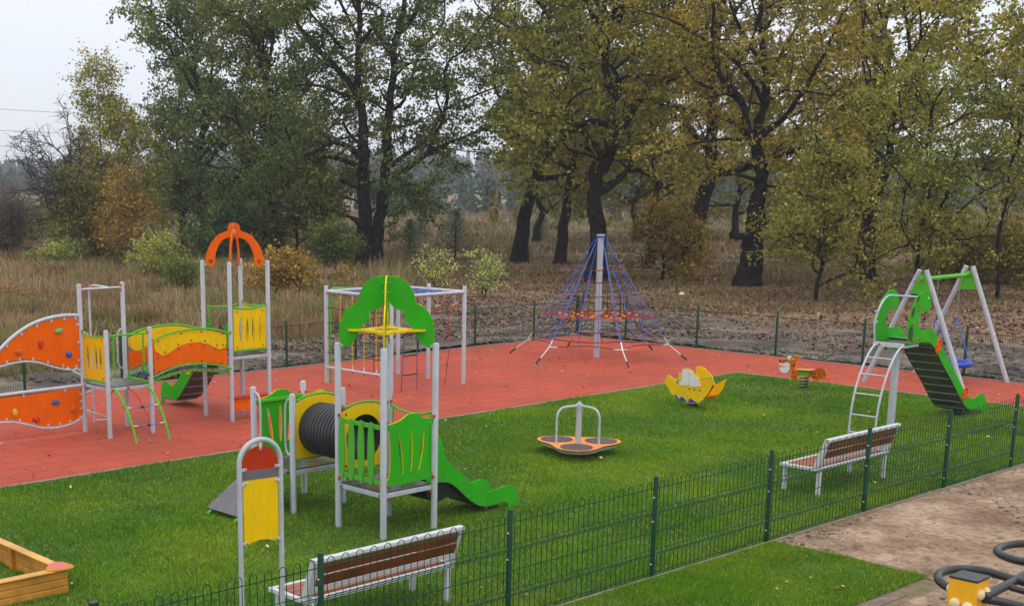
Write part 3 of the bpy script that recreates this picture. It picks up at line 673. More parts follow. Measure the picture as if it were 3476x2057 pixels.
# tower boards and rails
slotboard(LO, 'y', -H_, HX, 1.475, 2.30, .045, slots=(-.225, -.065, .095, .255), side=-1)
slotboard(LO, 'x', HX + H_, 0, 1.475, 2.30, .045)
for pl in range(2):
    mk = (lambda u, z: (HX + u, -H_, z)) if pl == 0 else (lambda u, z: (HX + H_, u, z))
    rail(LO, [mk(u, 2.335 - .05 * (1 - (u / .44) ** 2)) for u in (-.44, -.22, 0, .22, .44)], extra=lambda b: caps(b, [mk(-.4, 2.37), mk(.4, 2.37)], .022))
    rail(LO, [mk(-.44, 1.445), mk(.44, 1.445)], extra=lambda b: caps(b, [mk(-.4, 1.41), mk(.4, 1.41)], .022))
rail(LO, [(HX - .44, H_, 2.31), (HX - .2, H_, 2.27), (HX, H_, 2.265), (HX + .2, H_, 2.27), (HX + .44, H_, 2.31)], extra=lambda b: caps(b, [(HX - .4, H_, 2.35), (HX + .4, H_, 2.35)]))
for s in (-1, 1): rail(LO, [(HX + s * .335, H_, 2.27), (HX + s * .335, H_, 1.9)], .015, name='guard_bar')
# slide of the tower
SLT = sp2([(.50, 1.93), (.62, 1.95), (.75, 1.85), (.95, 1.58), (1.35, 1.12), (1.8, .62), (2.05, .46), (2.2, .52), (2.36, .52), (2.48, .36), (2.52, .0)], 4)
SLB = sp2([(2.40, .0), (2.34, .16), (2.1, .15), (1.85, .2), (1.6, .42), (1.2, .84), (.85, 1.24), (.65, 1.34), (.50, 1.35)], 4)
def slide(root, top, bot, bed, pl, edge=None, gm=None, ribs=True, w=.27, name='slide'):
    """pl(d, s, z): along, across, up"""
    gm = gm or M_GREEN; sides = []
    for s in (-1, 1):
        def f(b):
            b.panel(top + bot, lambda u, v, off: pl(u, s * w + off, v), 0, .018, gm, edge)
            for i in range(2, len(bot) - 2, 4): b.ball(pl(bot[i][0], s * (w + .012), bot[i][1] + .05), .009, M_STEEL, 6)
        sides.append(part(name + '_side', root, False)(f))
    def fb(b):
        for m, dz, ww in ((M_STEEL, .035, w - .012), (mat('slide_underside', (.085, .088, .068), .5, 0, .2, 4), -.028, w + .012)):
            n = len(bed)
            vs = [pl(u, -ww, v + dz) for u, v in bed] + [pl(u, ww, v + dz) for u, v in bed] + [pl(u, -ww, v + dz - .012) for u, v in bed] + [pl(u, ww, v + dz - .012) for u, v in bed]
            fs = []
            for i in range(n - 1):
                fs += [(i, i + 1, n + i + 1, n + i), (2 * n + i, 3 * n + i, 3 * n + i + 1, 2 * n + i + 1), (i, 2 * n + i, 2 * n + i + 1, i + 1), (n + i, n + i + 1, 3 * n + i + 1, 3 * n + i)]
            fs += [(0, n, 3 * n, 2 * n), (n - 1, 3 * n - 1, 4 * n - 1, 2 * n - 1)]
            b.add(vs, fs, m)
        if ribs:
            L_ = [0]
            for i in range(1, len(bed)): L_.append(L_[-1] + math.hypot(bed[i][0] - bed[i - 1][0], bed[i][1] - bed[i - 1][1]))
            k = int(L_[-1] / .27)
            for j in range(1, k + 1):
                t = j * .27
                for i in range(1, len(bed)):
                    if L_[i] >= t: break
                q = (t - L_[i - 1]) / max(1e-6, L_[i] - L_[i - 1]); u = bed[i - 1][0] + (bed[i][0] - bed[i - 1][0]) * q; v = bed[i - 1][1] + (bed[i][1] - bed[i - 1][1]) * q
                b.tube([pl(u, -w + .02, v - .048), pl(u, w - .02, v - .048)], .016, mat('rib_steel', (.26, .26, .24), .35, .3, .15, 8), 6)
    part(name + '_bed', root, False)(fb)
    return sides
bedT = sp2([(.49, 1.36), (.68, 1.33), (.88, 1.22), (1.23, .82), (1.62, .40), (1.86, .215), (2.1, .18), (2.38, .19)], 4)
S1 = slide(LO, SLT, SLB, bedT, lambda u, s, z: (HX + s, u, z), w=.29)
for s in (-1, 1): part('slide_badge', S1[s > 0], False)(lambda b: b.panel([(1.35 + .10 * math.cos(t) - .03 * math.sin(t), .90 + .13 * math.sin(t)) for t in np.linspace(0, 2 * math.pi, 18)[:-1]], 'x', HX + s * .305, .012, M_YEL))
# orange crown of four bowed boards
OUT = sp2([(.515, 3.10), (.59, 3.17), (.598, 3.265), (.532, 3.49), (.37, 3.715), (.21, 3.80), (.125, 3.84), (.115, 3.92), (.07, 3.97), (.012, 3.985)], 4)
INN = sp2([(.012, 3.69), (.10, 3.69), (.265, 3.617), (.37, 3.421), (.40, 3.28), (.396, 3.186), (.44, 3.11)], 4)
for k in range(4):
    a = math.pi / 4 + k * math.pi / 2; ca, sa = math.cos(a), math.sin(a)
    def fr_(b):
        b.panel(OUT + INN, lambda u, v, off: (HX + ca * u - sa * off, sa * u + ca * off, v), 0, .02, M_ORG, None, [ring2(.497, 3.205, .045, 12)])
        b.box((HX + ca * .62 - .03, sa * .62 - .02, 3.13), (HX + ca * .62 + .03, sa * .62 + .02, 3.16), M_TUBE, rot=a)
        if k % 2 == 0: b.box((HX + ca * .03 - .03, sa * .03 - .03, 3.76), (HX + ca * .03 + .03, sa * .03 + .03, 3.86), M_TUBE, rot=a)
    part('roof_arch', LO, False)(fr_)
def counter(b):
    b.box((HX - .45, -H_ - .012, .245), (HX + .45, -H_ + .008, .48), M_ORG)
    b.box((HX - .46, -H_ - .06, .484), (HX + .46, -H_ + .18, .502), M_RED)
    caps(b, [(HX - .40, -H_ - .02, .42), (HX - .40, -H_ - .02, .30), (HX + .40, -H_ - .02, .42), (HX + .40, -H_ - .02, .30)], .018)
part('counter_board', LO, False)(counter)

# ============ green tower with tunnel
GT = empty('play_tower', (.49, 18.07, 0), TH)
tag(GT, 'green and yellow play tower with tree shaped roof and black tunnel', 'play structure')
GY = 1.985
for sx in (-1, 1):
    for sy in (-1, 1): mkpost(GT, sx * H_, sy * H_, 2.615); mkpost(GT, sx * H_, GY + sy * H_, 1.78)
deck(GT, 0, 0, .66); deck(GT, 0, GY, .66)
PG = [(-.462, 1.575), (-.33, 1.588), (-.2, 1.613)] + sp2([(-.13, 1.645), (-.05, 1.685), (.03, 1.695), (.12, 1.685), (.19, 1.648)], 4) + [(.259, 1.608), (.462, 1.58), (.464, 1.52), (.382, 1.492)] + sp2([(.36, 1.3), (.352, 1.1), (.365, .95), (.388, .846)], 3) + [(.464, .80), (.462, .741), (-.462, .741), (-.464, .80), (-.388, .846)] + sp2([(-.365, .95), (-.352, 1.1), (-.36, 1.3)], 3) + [(-.382, 1.492), (-.464, 1.52)]
HG3 = [lens(-.215, 1.43, -.125, .89, .06, 8), lens(.02, 1.45, .02, .90, .06, 8), lens(.255, 1.43, .165, .89, .06, 8)]
def hump(plane, c, y0, m, edge, side):
    ol = [(u + y0, z) for u, z in PG]; hs = [[(u + y0, z) for u, z in h] for h in HG3]
    def f(b):
        b.panel(ol, plane, c, .02, m, edge, hs)
        for u, z in ((-.36, 1.54), (.02, 1.60), (.38, 1.54), (-.36, .79), (.02, .78), (.38, .79)):
            b.ball((c + side * .012, u + y0, z) if plane == 'x' else (u + y0, c + side * .012, z), .009, M_STEEL, 6)
        for u in (-.43, .43):
            for z in (1.615, .765): b.ball((c + side * .02, u + y0, z) if plane == 'x' else (u + y0, c + side * .02, z), .026, M_CAP, 8)
    part('side_panel', GT, False)(f)
hump('y', -H_, 0, M_GREEN, M_YEL, -1); hump('y', GY + H_, 0, M_GREEN, M_YEL, 1); hump('x', H_, GY, M_YEL, M_GREEN, 1)
# strip behind the far green board
part('cross_beam', GT, False)(lambda b: b.box((-.44, GY + H_ - .045, 1.53), (.44, GY + H_ - .012, 1.58), M_GREENR))
for yy, s in ((H_, 1), (GY - H_, -1)):
    ol = [(-.42, .815), (.42, .815)] + [(u, 1.625 + .085 * (1 - (u / .42) ** 2)) for u in np.linspace(.42, -.42, 13)]
    def f(b):
        b.panel(ol, 'y', yy, .02, M_YEL, None, [ring2(0, 1.23, .335, 36)])
        caps(b, [(u, yy - s * .014, z) for u, z in ((-.34, 1.60), (.34, 1.60), (-.34, .87), (.34, .87))], .02)
    part('tunnel_panel', GT, False)(f)
    rail(GT, [(-.44, yy, 1.665), (-.2, yy, 1.725), (0, yy, 1.742), (.2, yy, 1.725), (.44, yy, 1.665)], extra=lambda b: caps(b, [(-.41, yy - s * .03, 1.70), (.41, yy - s * .03, 1.70)], .024))
    rail(GT, [(-.44, yy, .80), (.44, yy, .80)], .014)
def tunnel(b):
    K = 160; n = 40; vs = []; fs = []
    y0, y1 = H_ + .012, GY - H_ - .012
    prof = []
    for i in range(K + 1):
        t = i / K; ph = (t * 14) % 1; rr = .372 + .014 * (1 if .12 < ph < .62 else 0); prof.append((y0 + (y1 - y0) * t, rr))
    prof += [(y1, .345), (y0, .345)]
    for y, rr in prof:
        for k in range(n): vs.append((rr * math.cos(2 * math.pi * k / n), y, 1.23 + rr * math.sin(2 * math.pi * k / n)))
    m = len(prof)
    for i in range(m):
        for k in range(n): fs.append((i * n + k, i * n + (k + 1) % n, ((i + 1) % m) * n + (k + 1) % n, ((i + 1) % m) * n + k))
    b.add(vs, fs, mat('tunnel_plastic', (0.035, 0.035, 0.04), .42, 0, .15, 3))
part('tunnel_tube', GT)(tunnel)
# slatted barrier
def barr(b):
    b.box((-H_ - .018, -.44, 1.515), (-H_ - .004, .44, 1.58), M_GREENR); b.box((-H_ - .018, -.44, .76), (-H_ - .004, .44, .82), M_GREENR)
    for y in (-.43, .43): b.ball((-H_ - .02, y, 1.615), .026, M_CAP, 8); b.ball((-H_ - .02, y, .725), .026, M_CAP, 8)
part('slat_rail', GT, False)(barr)
for y in (.366, .161, -.044, -.249):
    def f(b):
        ol = sp2([(y - .03, 1.585), (y - .052, 1.45), (y - .066, 1.17), (y - .052, .89), (y - .03, .75), (y, .733), (y + .03, .75), (y + .052, .89), (y + .066, 1.17), (y + .052, 1.45), (y + .03, 1.585), (y, 1.60)], 3, True)
        b.panel(ol, 'x', -H_ - .028, .016, mat('slat_green', (0.075, 0.40, 0.028), .42)); b.ball((-H_ - .04, y, 1.55), .009, M_STEEL, 6); b.ball((-H_ - .04, y, .785), .009, M_STEEL, 6)
    part('slat', GT, False)(f)
# arch over the slide mouth
rail(GT, [(H_, .44, 1.665), (H_, .25, 1.61), (H_, 0, 1.585), (H_, -.25, 1.61), (H_, -.44, 1.665)], extra=lambda b: caps(b, [(H_, .43, 1.71), (H_, -.43, 1.71)], .026))
for s in (-1, 1): rail(GT, [(H_, s * .385, 1.63), (H_, s * .385, 1.40)], .013, name='guard_bar')
GST = sp2([(.50, 1.37), (.62, 1.37), (.72, 1.31), (.79, 1.19), (.845, 1.02), (.949, .85), (1.171, .689), (1.378, .512), (1.53, .39), (1.65, .325), (1.80, .31), (2.009, .33), (2.2, .34), (2.33, .29), (2.41, .16), (2.37, -.02)], 4)
GSB = sp2([(2.20, -.02), (2.165, .09), (2.06, .10), (1.761, .10), (1.593, .13), (1.426, .215), (1.28, .325), (1.116, .463), (.974, .557), (.80, .60), (.50, .62)], 4)
bedG = sp2([(.49, .645), (.80, .63), (.974, .585), (1.116, .492), (1.28, .352), (1.426, .243), (1.593, .158), (1.761, .128), (2.12, .125)], 4)
slide(GT, GST, GSB, bedG, lambda u, s, z: (u, s, z), ribs=False, w=.28)
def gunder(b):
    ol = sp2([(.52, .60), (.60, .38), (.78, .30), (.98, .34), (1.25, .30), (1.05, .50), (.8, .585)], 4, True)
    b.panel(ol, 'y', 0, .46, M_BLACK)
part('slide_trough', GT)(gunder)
# tree roof
RO = sp2([(.018, 3.515), (.10, 3.515), (.18, 3.495), (.26, 3.445), (.33, 3.365), (.375, 3.27), (.392, 3.175)], 4) + sp2([(.405, 3.15), (.48, 3.115), (.56, 3.045), (.615, 2.95), (.648, 2.83), (.652, 2.70), (.635, 2.552)], 4)
RI = sp2([(.60, 2.54), (.52, 2.575), (.44, 2.645), (.385, 2.74), (.34, 2.83), (.275, 2.895), (.232, 2.915)], 4) + sp2([(.225, 2.93), (.242, 2.985), (.233, 3.045)], 3) + sp2([(.215, 3.055), (.15, 3.065), (.09, 3.10), (.04, 3.16), (.018, 3.225)], 4)
for k in range(4):
    a = math.pi / 4 + k * math.pi / 2; ca, sa = math.cos(a), math.sin(a)
    def f(b):
        b.panel(RO + RI, lambda u, v, off: (ca * u - sa * off, sa * u + ca * off, v), 0, .02, M_GREEN, M_YEL)
        for z in (3.43, 3.30):
            for s in (-1, 1): b.ball((ca * .045 - s * sa * .014, sa * .045 + s * ca * .014, z), .013, M_STEEL, 6)
        b.box((ca * .63 - .035, sa * .63 - .012, 2.56), (ca * .63 + .035, sa * .63 + .012, 2.59), M_TUBE, rot=a)
    part('roof_panel', GT, False)(f)
def shelf(b):
    out_ = []
    for k in range(72):
        t = 2 * math.pi * k / 72; d = min(abs(((t - math.pi / 4 - j * math.pi / 2) + math.pi) % (2 * math.pi) - math.pi) for j in range(4))
        rr = .325 + (.215 * (1 - (d / .34) ** 1.6) if d < .34 else 0); out_.append((rr * math.cos(t), rr * math.sin(t)))
    b.panel(out_, 'z', 2.785, .026, M_YEL, None, [ring2(0, 0, .17, 28)])
part('roof_ring', GT, False)(shelf)
# ramp and its grab handles
def ramp(b):
    for y0, y1 in ((-.42, .42),):
        vs = [(-.50, GY + y0, .665), (-.50, GY + y1, .665), (-1.40, GY + y1, .085), (-1.40, GY + y0, .085)]; nrm = Vector((.58, 0, -.9)).normalized() * -.016
        vs2 = [tuple(Vector(v) + Vector((.54, 0, -.84)) * .018) for v in vs]
        b.add(vs + vs2, [(0, 1, 2, 3), (7, 6, 5, 4), (0, 4, 5, 1), (1, 5, 6, 2), (2, 6, 7, 3), (3, 7, 4, 0)], M_GREY)
    for y in (-.3, .3):
        for x, z in ((-.62, .6), (-.95, .385), (-1.28, .175)): b.ball((x, GY + y, z + .01), .012, M_STEEL, 6)
part('ramp_board', GT, False)(ramp)
for y in (-.34, .34): part('ramp_beam', GT, False)(lambda b: b.tube([(-.50, GY + y, .61), (-1.40, GY + y, .04), (-1.53, GY + y, -.04)], .024, M_GREENR, 4))
for s in (-1, 1):
    rail(GT, [(-H_, GY + s * .45, 1.70), (-H_, GY + s * .36, 1.675), (-H_, GY + s * .31, 1.56), (-H_, GY + s * .30, 1.25), (-H_, GY + s * .31, .98), (-H_, GY + s * .36, .89), (-H_, GY + s * .45, .87)], .015, M_TUBE, name='grab_handle')

# ============ giraffe slide
SL = empty('slide_unit', (10.579, 25.554, 0), TH)
tag(SL, 'free standing slide with green giraffe shaped sides and white ladder', 'slide')
GIR = sp2([(-.17, 1.73), (-.225, 1.99), (-.196, 2.217), (-.083, 2.481), (.05, 2.61), (.20, 2.69), (.386, 2.704), (.52, 2.64), (.585, 2.55), (.60, 2.45), (.56, 2.36), (.502, 2.325), (.43, 2.31), (.37, 2.35), (.288, 2.335), (.19, 2.26), (.155, 2.15), (.18, 2.05), (.25, 1.985), (.34, 1.965), (.50, 1.965), (.714, 1.961), (.84, 1.90), (.958, 1.79), (1.335, 1.47), (1.942, .95), (2.40, .55), (2.60, .43), (2.75, .385), (2.92, .40), (3.10, .445), (3.24, .425), (3.35, .34), (3.43, .18), (3.42, -.02)], 4)
GIB = sp2([(3.26, -.02), (3.16, .11), (3.05, .14), (2.85, .14), (2.565, .20), (2.262, .403), (1.765, .843), (1.292, 1.223), (.939, 1.536), (.719, 1.682), (.423, 1.725), (-.10, 1.725)], 4)
bedS = sp2([(.34, 1.745), (.62, 1.72), (.82, 1.655), (1.0, 1.52), (1.34, 1.215), (1.80, .838), (2.29, .40), (2.58, .205), (2.86, .155), (3.18, .15)], 5)
SLY = .045
S2 = slide(SL, GIR, GIB, bedS, lambda u, s, z: (u, s + SLY, z), w=.33)
for s in (-1, 1):
    def spots(b):
        for (cx, cz, a1, b1, tilt) in ((-.11, 1.92, .085, .145, .1), (-.09, 2.33, .05, .10, -.35), (.06, 2.58, .04, .06, -.5)):
            b.panel([(cx + a1 * math.cos(t) * math.cos(tilt) - b1 * math.sin(t) * math.sin(tilt), cz + a1 * math.cos(t) * math.sin(tilt) + b1 * math.sin(t) * math.cos(tilt)) for t in np.linspace(0, 2 * math.pi, 21)[:-1]], 'y', SLY + s * .342, .008, mat('giraffe_spot', (.012, .05, .012), .5))
        for x, z in ((.09, 2.46), (.12, 2.37), (-.10, 2.1), (-.04, 2.09), (.0, 1.78), (.12, 1.79), (.24, 1.80), (.36, 1.80)): b.ball((x, SLY + s * .345, z), .021, M_CAP, 8)
        b.ball((.46, SLY + s * .343, 2.57), .022, M_WHITE, 8)
    part('giraffe_marking', S2[s > 0], False)(spots)
    for cx, cz in ((1.03, 1.60), (2.36, .52)):
        def oval(b):
            b.panel([(cx + .105 * math.cos(t) + .04 * math.sin(t), cz + .14 * math.sin(t)) for t in np.linspace(0, 2 * math.pi, 21)[:-1]], 'y', SLY + s * .348, .02, M_ORG)
            for dx, dz in ((.03, .12), (.05, .08), (.09, .02), (-.06, .0), (-.03, -.1), (.06, -.08)): b.ball((cx + dx, SLY + s * .363, cz + dz), .019, M_CAP, 8)
        part('orange_badge', S2[s > 0], False)(oval)
def sdeck(b):
    b.box((-.27, -.27, 1.70), (.36, .36, 1.745), M_DECK); b.box((-.285, -.27, 1.655), (-.262, .36, 1.745), M_BENCH); caps(b, [(-.295, -.22, 1.70), (-.295, .22, 1.70)], .022)
    b.box((-.26, -.268, 1.655), (.3, -.245, 1.70), M_POST); b.box((-.26, .245, 1.655), (.3, .268, 1.70), M_POST)
part('platform', SL, False)(sdeck)
part('post', SL)(lambda b: b.tube([(-.02, 0, -.05), (-.02, 0, 1.70)], .072, M_POST, 18))
part('foot_post', SL)(lambda b: b.box((2.72, -.1, -.05), (2.82, .1, .16), M_DARK))
LD = [(-.30, 1.70), (-.36, 1.69), (-.45, 1.65), (-.62, 1.50), (-.83, 1.20), (-.99, .83), (-1.08, .42), (-1.10, -.04)]
for s in (-1, 1): rail(SL, [(x, s * .265, z) for x, z in LD], .021, M_TUBE, name='ladder_rail')
for x, z in ((-.635, 1.475), (-.845, 1.175), (-.99, .815), (-1.085, .42), (-1.10, .08)): part('rung', SL)(lambda b: b.tube([(x, -.262, z), (x, .262, z)], .016, M_TUBE, 8))
rail(SL, [(-.27, .33, 1.74), (-.33, .33, 2.0), (-.30, .33, 2.2), (-.16, .33, 2.43), (.0, .33, 2.56), (.14, .33, 2.605), (.16, .25, 2.61), (.16, 0, 2.61), (.16, -.27, 2.61)], .019, M_TUBE, name='hand_rail', extra=lambda b: [b.box((-.30, .32, z), (-.22, .37, z + .04), M_TUBE) for z in (2.1, 2.3)])

# ============ swing
SW = empty('swing', (13.25, 31.124, 0), TH)
tag(SW, 'white and green A frame swing with a blue ring basket seat behind the giraffe slide', 'swing')
for x in (0, 2.52):
    for s in (-1, 1):
        part('leg', SW)(lambda b: b.tube([(x + (0 if x else (0 if s > 0 else .26)), s * 1.19, -.05), (x + (.15 if x == 0 else -.04), s * .075, 2.76)], .056, M_POST, 14))
    part('apex_plate', SW, False)(lambda b: (b.panel([(-.27, 2.2), (.27, 2.2), (.07, 2.66), (-.07, 2.66)], 'x', x + (.14 if x == 0 else -.03), .03, M_GREENR), caps(b, [(x - .02, .1, 2.5), (x - .02, -.1, 2.5), (x - .02, .2, 2.26), (x - .02, -.2, 2.26)], .022)))
part('top_beam', SW)(lambda b: b.tube([(0, 0, 2.55), (2.52, 0, 2.55)], .05, M_GREENR, 14))
def seat(b):
    b.tube([(1.62 + .44 * math.cos(t), -.16 + .44 * math.sin(t), .47) for t in np.linspace(0, 2 * math.pi, 33)[:-1]], .07, M_BLUE, 10, closed=True)
    for i in range(-3, 4):
        d = i * .11; h = math.sqrt(max(0, .4 ** 2 - d * d)); b.tube([(1.62 + d, -.16 - h, .46), (1.62 + d, -.16 + h, .46)], .008, M_BROPE, 5); b.tube([(1.62 - h, -.16 + d, .465), (1.62 + h, -.16 + d, .465)], .008, M_BROPE, 5)
BS = part('basket_seat', SW)(seat)
for x in (.95, 2.05):
    def ch(b):
        for k in range(22): z = 2.5 - k * .043; b.tube([(x + .012 * math.cos(t) * (k % 2), .012 * math.cos(t) * ((k + 1) % 2), z + .022 * math.sin(t)) for t in np.linspace(0, 2 * math.pi, 9)[:-1]], .005, mat('chain_steel', (.35, .33, .31), .4, .7), 5, closed=True)
        b.box((x - .03, -.03, 2.48), (x + .03, .03, 2.52), M_GREENR)
    part('chain', SW)(ch)
    def rp(b):
        sx = 1 if x > 1.5 else -1
        for e in (-1, 1): b.tube([(x, 0, 1.56), (1.62 + sx * .32, -.16 + e * .30, .54)], .011, M_BROPE, 6)
        for e in (-1, 1): b.tube([(1.62 + sx * .32, -.16 + e * .30, .62), (1.62 + sx * .32, -.16 + e * .30, .52)], .013, M_STEEL, 6)
    part('seat_rope', BS)(rp)

# ============ rope climbing frame
FR = empty('climbing_frame', (1.065, 31.97, 0), TH)
tag(FR, 'square climbing frame with yellow rope net and hanging rings on the rubber', 'climbing frame')
K_ = 1.175
for x, y in ((-K_, K_), (K_, K_), (K_, -K_), (-K_, -K_), (K_, .06)): mkpost(FR, x, y, 2.37, r=.05)
for p, q in (((-K_, -K_), (-K_, K_)), ((-K_, K_), (K_, K_)), ((K_, K_), (K_, -K_)), ((K_, -K_), (-K_, -K_))):
    def f(b):
        b.tube([(*p, 2.235), (*q, 2.235)], .038, M_TUBE, 10)
        for t in (.04, .2, .35, .5, .65, .8, .96): caps(b, [(p[0] + (q[0] - p[0]) * t, p[1] + (q[1] - p[1]) * t, 2.19)], .022)
    part('beam', FR)(f)
part('beam', FR)(lambda b: (b.tube([(-K_, K_, .405), (-K_, -K_, .405)], .03, M_TUBE, 10), caps(b, [(-K_, y, .365) for y in (.64, .2, -.22, -.66)], .022)))
def net(b):
    for y in (.64, .2, -.22, -.66):
        b.tube([(-K_, y, 2.2), (-K_, y + .01, 1.3), (-K_, y, .52)], .012, M_YROPE, 6); b.tube([(-K_, y, .53), (-K_, y, .42)], .012, M_WHITE, 6); b.tube([(-K_, y, 2.2), (-K_, y, 2.1)], .012, M_WHITE, 6)
    for z in (1.85, 1.49, 1.13, .77):
        b.tube([(-K_, K_, z), (-K_, .2, z - .015), (-K_, -K_, z)], .010, M_KROPE, 6)
        for y in (.64, .2, -.22, -.66): b.ball((-K_, y, z - .01), .028, M_GREENR, 6)
part('rope_net', FR)(net)
def roof(b):
    for i in range(5):
        u = -.8 + i * .4; b.tube([(u, -K_, 2.22), (u, K_, 2.22)], .012, M_BROPE, 6); b.tube([(-K_, u, 2.225), (K_, u, 2.225)], .012, M_BROPE, 6)
        for j in range(5): b.ball((u, -.8 + j * .4, 2.222), .024, [M_CAP, M_GREENR, M_KROPE][(i + j) % 3], 6)
part('roof_net', FR)(roof)
for x in (.285, .868):
    def f(b):
        for k in range(6): b.tube([(x + .01 * math.cos(t) * (k % 2), -K_ + .01 * math.cos(t) * ((k + 1) % 2), 2.17 - k * .034 + .018 * math.sin(t)) for t in np.linspace(0, 2 * math.pi, 9)[:-1]], .004, M_STEEL, 5, closed=True)
        A_ = [(x + .075 * math.cos(t), -K_, 1.885 + .085 * math.sin(t)) for t in np.linspace(R(30), R(150), 9)]; B_ = [(x + .075 * math.cos(t), -K_, 1.885 + .085 * math.sin(t)) for t in np.linspace(R(145), R(395), 16)]
        b.tube(A_, .010, M_STEEL, 6); b.tube(B_, .016, mat('ring_red', (.6, .04, .02), .4), 8)
    part('ring', FR)(f)
def drope(b):
    b.tube(spline([(.60, -K_, 2.2), (.625, -K_, 1.83), (.66, -K_, 1.4), (.678, -K_, .97), (.625, -K_, .54), (.555, -K_, .06)], 5), .011, M_RROPE, 6)
    for x, z in ((.623, 1.834), (.662, 1.40), (.678, .968), (.622, .54)): b.tube([(x, -K_, z - .012), (x, -K_, z + .012)], .045, M_BLUE, 10)
part('knotted_rope', FR)(drope)
def lad(b):
    for x0, x1 in ((-.78, -.86), (-.37, -.355)): b.tube([(x0, -K_, 2.2), (x0, -K_, 1.36), (x0 * .6 + x1 * .4, -K_, .85), (x1, -K_, .02)], .010, M_PROPE, 6)
    for z in (1.76, 1.36, .855, .41): b.tube([(-.80 - .02 * (1 - z), -K_, z), (-.36, -K_, z)], .016, M_KROPE, 6)
part('rope_ladder', FR)(lad)
def lad2(b):
    b.tube([(.352, K_, 2.2), (.354, K_, .14)], .010, M_KROPE, 6); b.tube([(.70, K_, 2.2), (.70, K_, .14)], .010, M_KROPE, 6)
    for z in (1.76, 1.32, .86, .42): b.tube([(.352, K_, z), (.70, K_, z)], .016, M_RROPE, 6)
part('rung_ladder', FR)(lad2)
part('sliding_pole', FR)(lambda b: b.tube(spline([(-.35, K_, 2.26), (-.8, K_ + .03, 2.30), (-.95, K_ + .05, 2.28), (-1.0, K_ + .06, 2.15), (-1.0, K_ + .06, 1.5), (-1.0, K_ + .06, -.04)], 5), .022, M_GREENR, 8))

# ============ net pyramid
PY = empty('net_pyramid', (6.87, 36.9, 0), 0)
tag(PY, 'tall net pyramid with blue ropes round a white mast', 'climbing net')
part('mast', PY)(lambda b: (b.tube([(0, 0, -.05), (0, 0, 3.36)], .082, M_POST, 20), b.tube([(0, 0, 3.36), (0, 0, 3.40)], .125, M_STEEL, 20), b.tube([(0, 0, 3.31), (0, 0, 3.36)], .10, M_BLUE, 20)))
AN0 = R(39.5)
def hexp(k, r, z): return Vector((r * math.cos(AN0 + k * math.pi / 3), r * math.sin(AN0 + k * math.pi / 3), z))
def rr_(z): return .10 + (3.33 - z) * (1.86 / 2.88)
def edge(k, t):
    q = hexp(k, 1.96, .44).lerp(hexp(k + 1, 1.96, .44), t); s_ = math.sin(math.pi * t); return Vector((q.x * (1 - .16 * s_), q.y * (1 - .16 * s_), q.z + .04 * s_))
def side(k, t, z):     # point on face k..k+1 at fraction t, level z
    return hexp(k, rr_(z), z).lerp(hexp(k + 1, rr_(z), z), t)
for k in range(6):
    def anc(b):
        p = hexp(k, 1.96, .45); g = hexp(k, 2.53, .0); d = (g - p)
        b.tube([p, p + d * .62], .016, mat('galvanised', (.62, .63, .65), .35, .6), 6); b.tube([p + d * .60, p + d * .92], .024, M_KROPE, 6); b.tube([p + d * .9, g], .012, M_STEEL, 6)
        for q in (-1, 1): b.tube([p, p.lerp(hexp(k + q, 1.80, .40), .12)], .018, M_STEEL, 6)
        b.tube([p, p.lerp(Vector((0, 0, 3.33)), .07)], .016, M_STEEL, 6)
    part('anchor', PY)(anc)
    def bl(b):
        for tt in (-.02, .02): b.tube([Vector((0, 0, 3.33)) + (hexp(k, .11, 0)), side(k, tt, 1.2) if tt > 0 else side(k - 1, 1 + tt, 1.2), hexp(k, 1.94, .47)], .009, M_BROPE, 5)
        for t in (1 / 3, 2 / 3):
            b.tube([side(k, t, 2.48 if t < .5 else 2.16), side(k, t, 1.2), edge(k, t)], .009, M_BROPE, 5)
    part('blue_rope', PY)(bl)
    def bk(b):
        for z in (2.48, 2.16, 1.8, 1.45, .9, .66):
            sag = .05 + .03 * (3 - z); P0 = side(k, 0, z); P1 = side(k, 1, z); pts = []
            for i in range(7): t = i / 6; q = P0.lerp(P1, t); q.z -= sag * 4 * t * (1 - t) * .5; pts.append(q)
            b.tube(pts, .013, M_KROPE, 5)
            for t in ((0, 1 / 3, 2 / 3) if z < 2.3 else (0, .5)):
                q = P0.lerp(P1, t); q.z -= sag * 4 * t * (1 - t) * .5; b.box(q - Vector((.028, .018, .018)), q + Vector((.028, .018, .018)), M_CAP)
        for t in (.33, .67):
            a_ = side(k, t, 1.18) * 1.0; c_ = side(k, t + .06, .66); b.tube([a_ * .98, a_ * .9 + Vector((0, 0, -.1)), c_], .011, M_KROPE, 5)
            b.tube([side(k, t, 2.1) * .85, side(k, t, 1.7) * .7, side(k, t, 1.25) * .8], .010, M_KROPE, 5)
    part('cross_rope', PY)(bk)
    def rd(b):
        pts = []
        P0 = hexp(k, 1.96, .44); P1 = hexp(k + 1, 1.96, .44)
        for i in range(10): pts.append(edge(k, i / 9))
        b.tube(pts, .013, mat('dark_red_rope', (.2, .02, .02), .7), 5)
    part('edge_rope', PY)(rd)
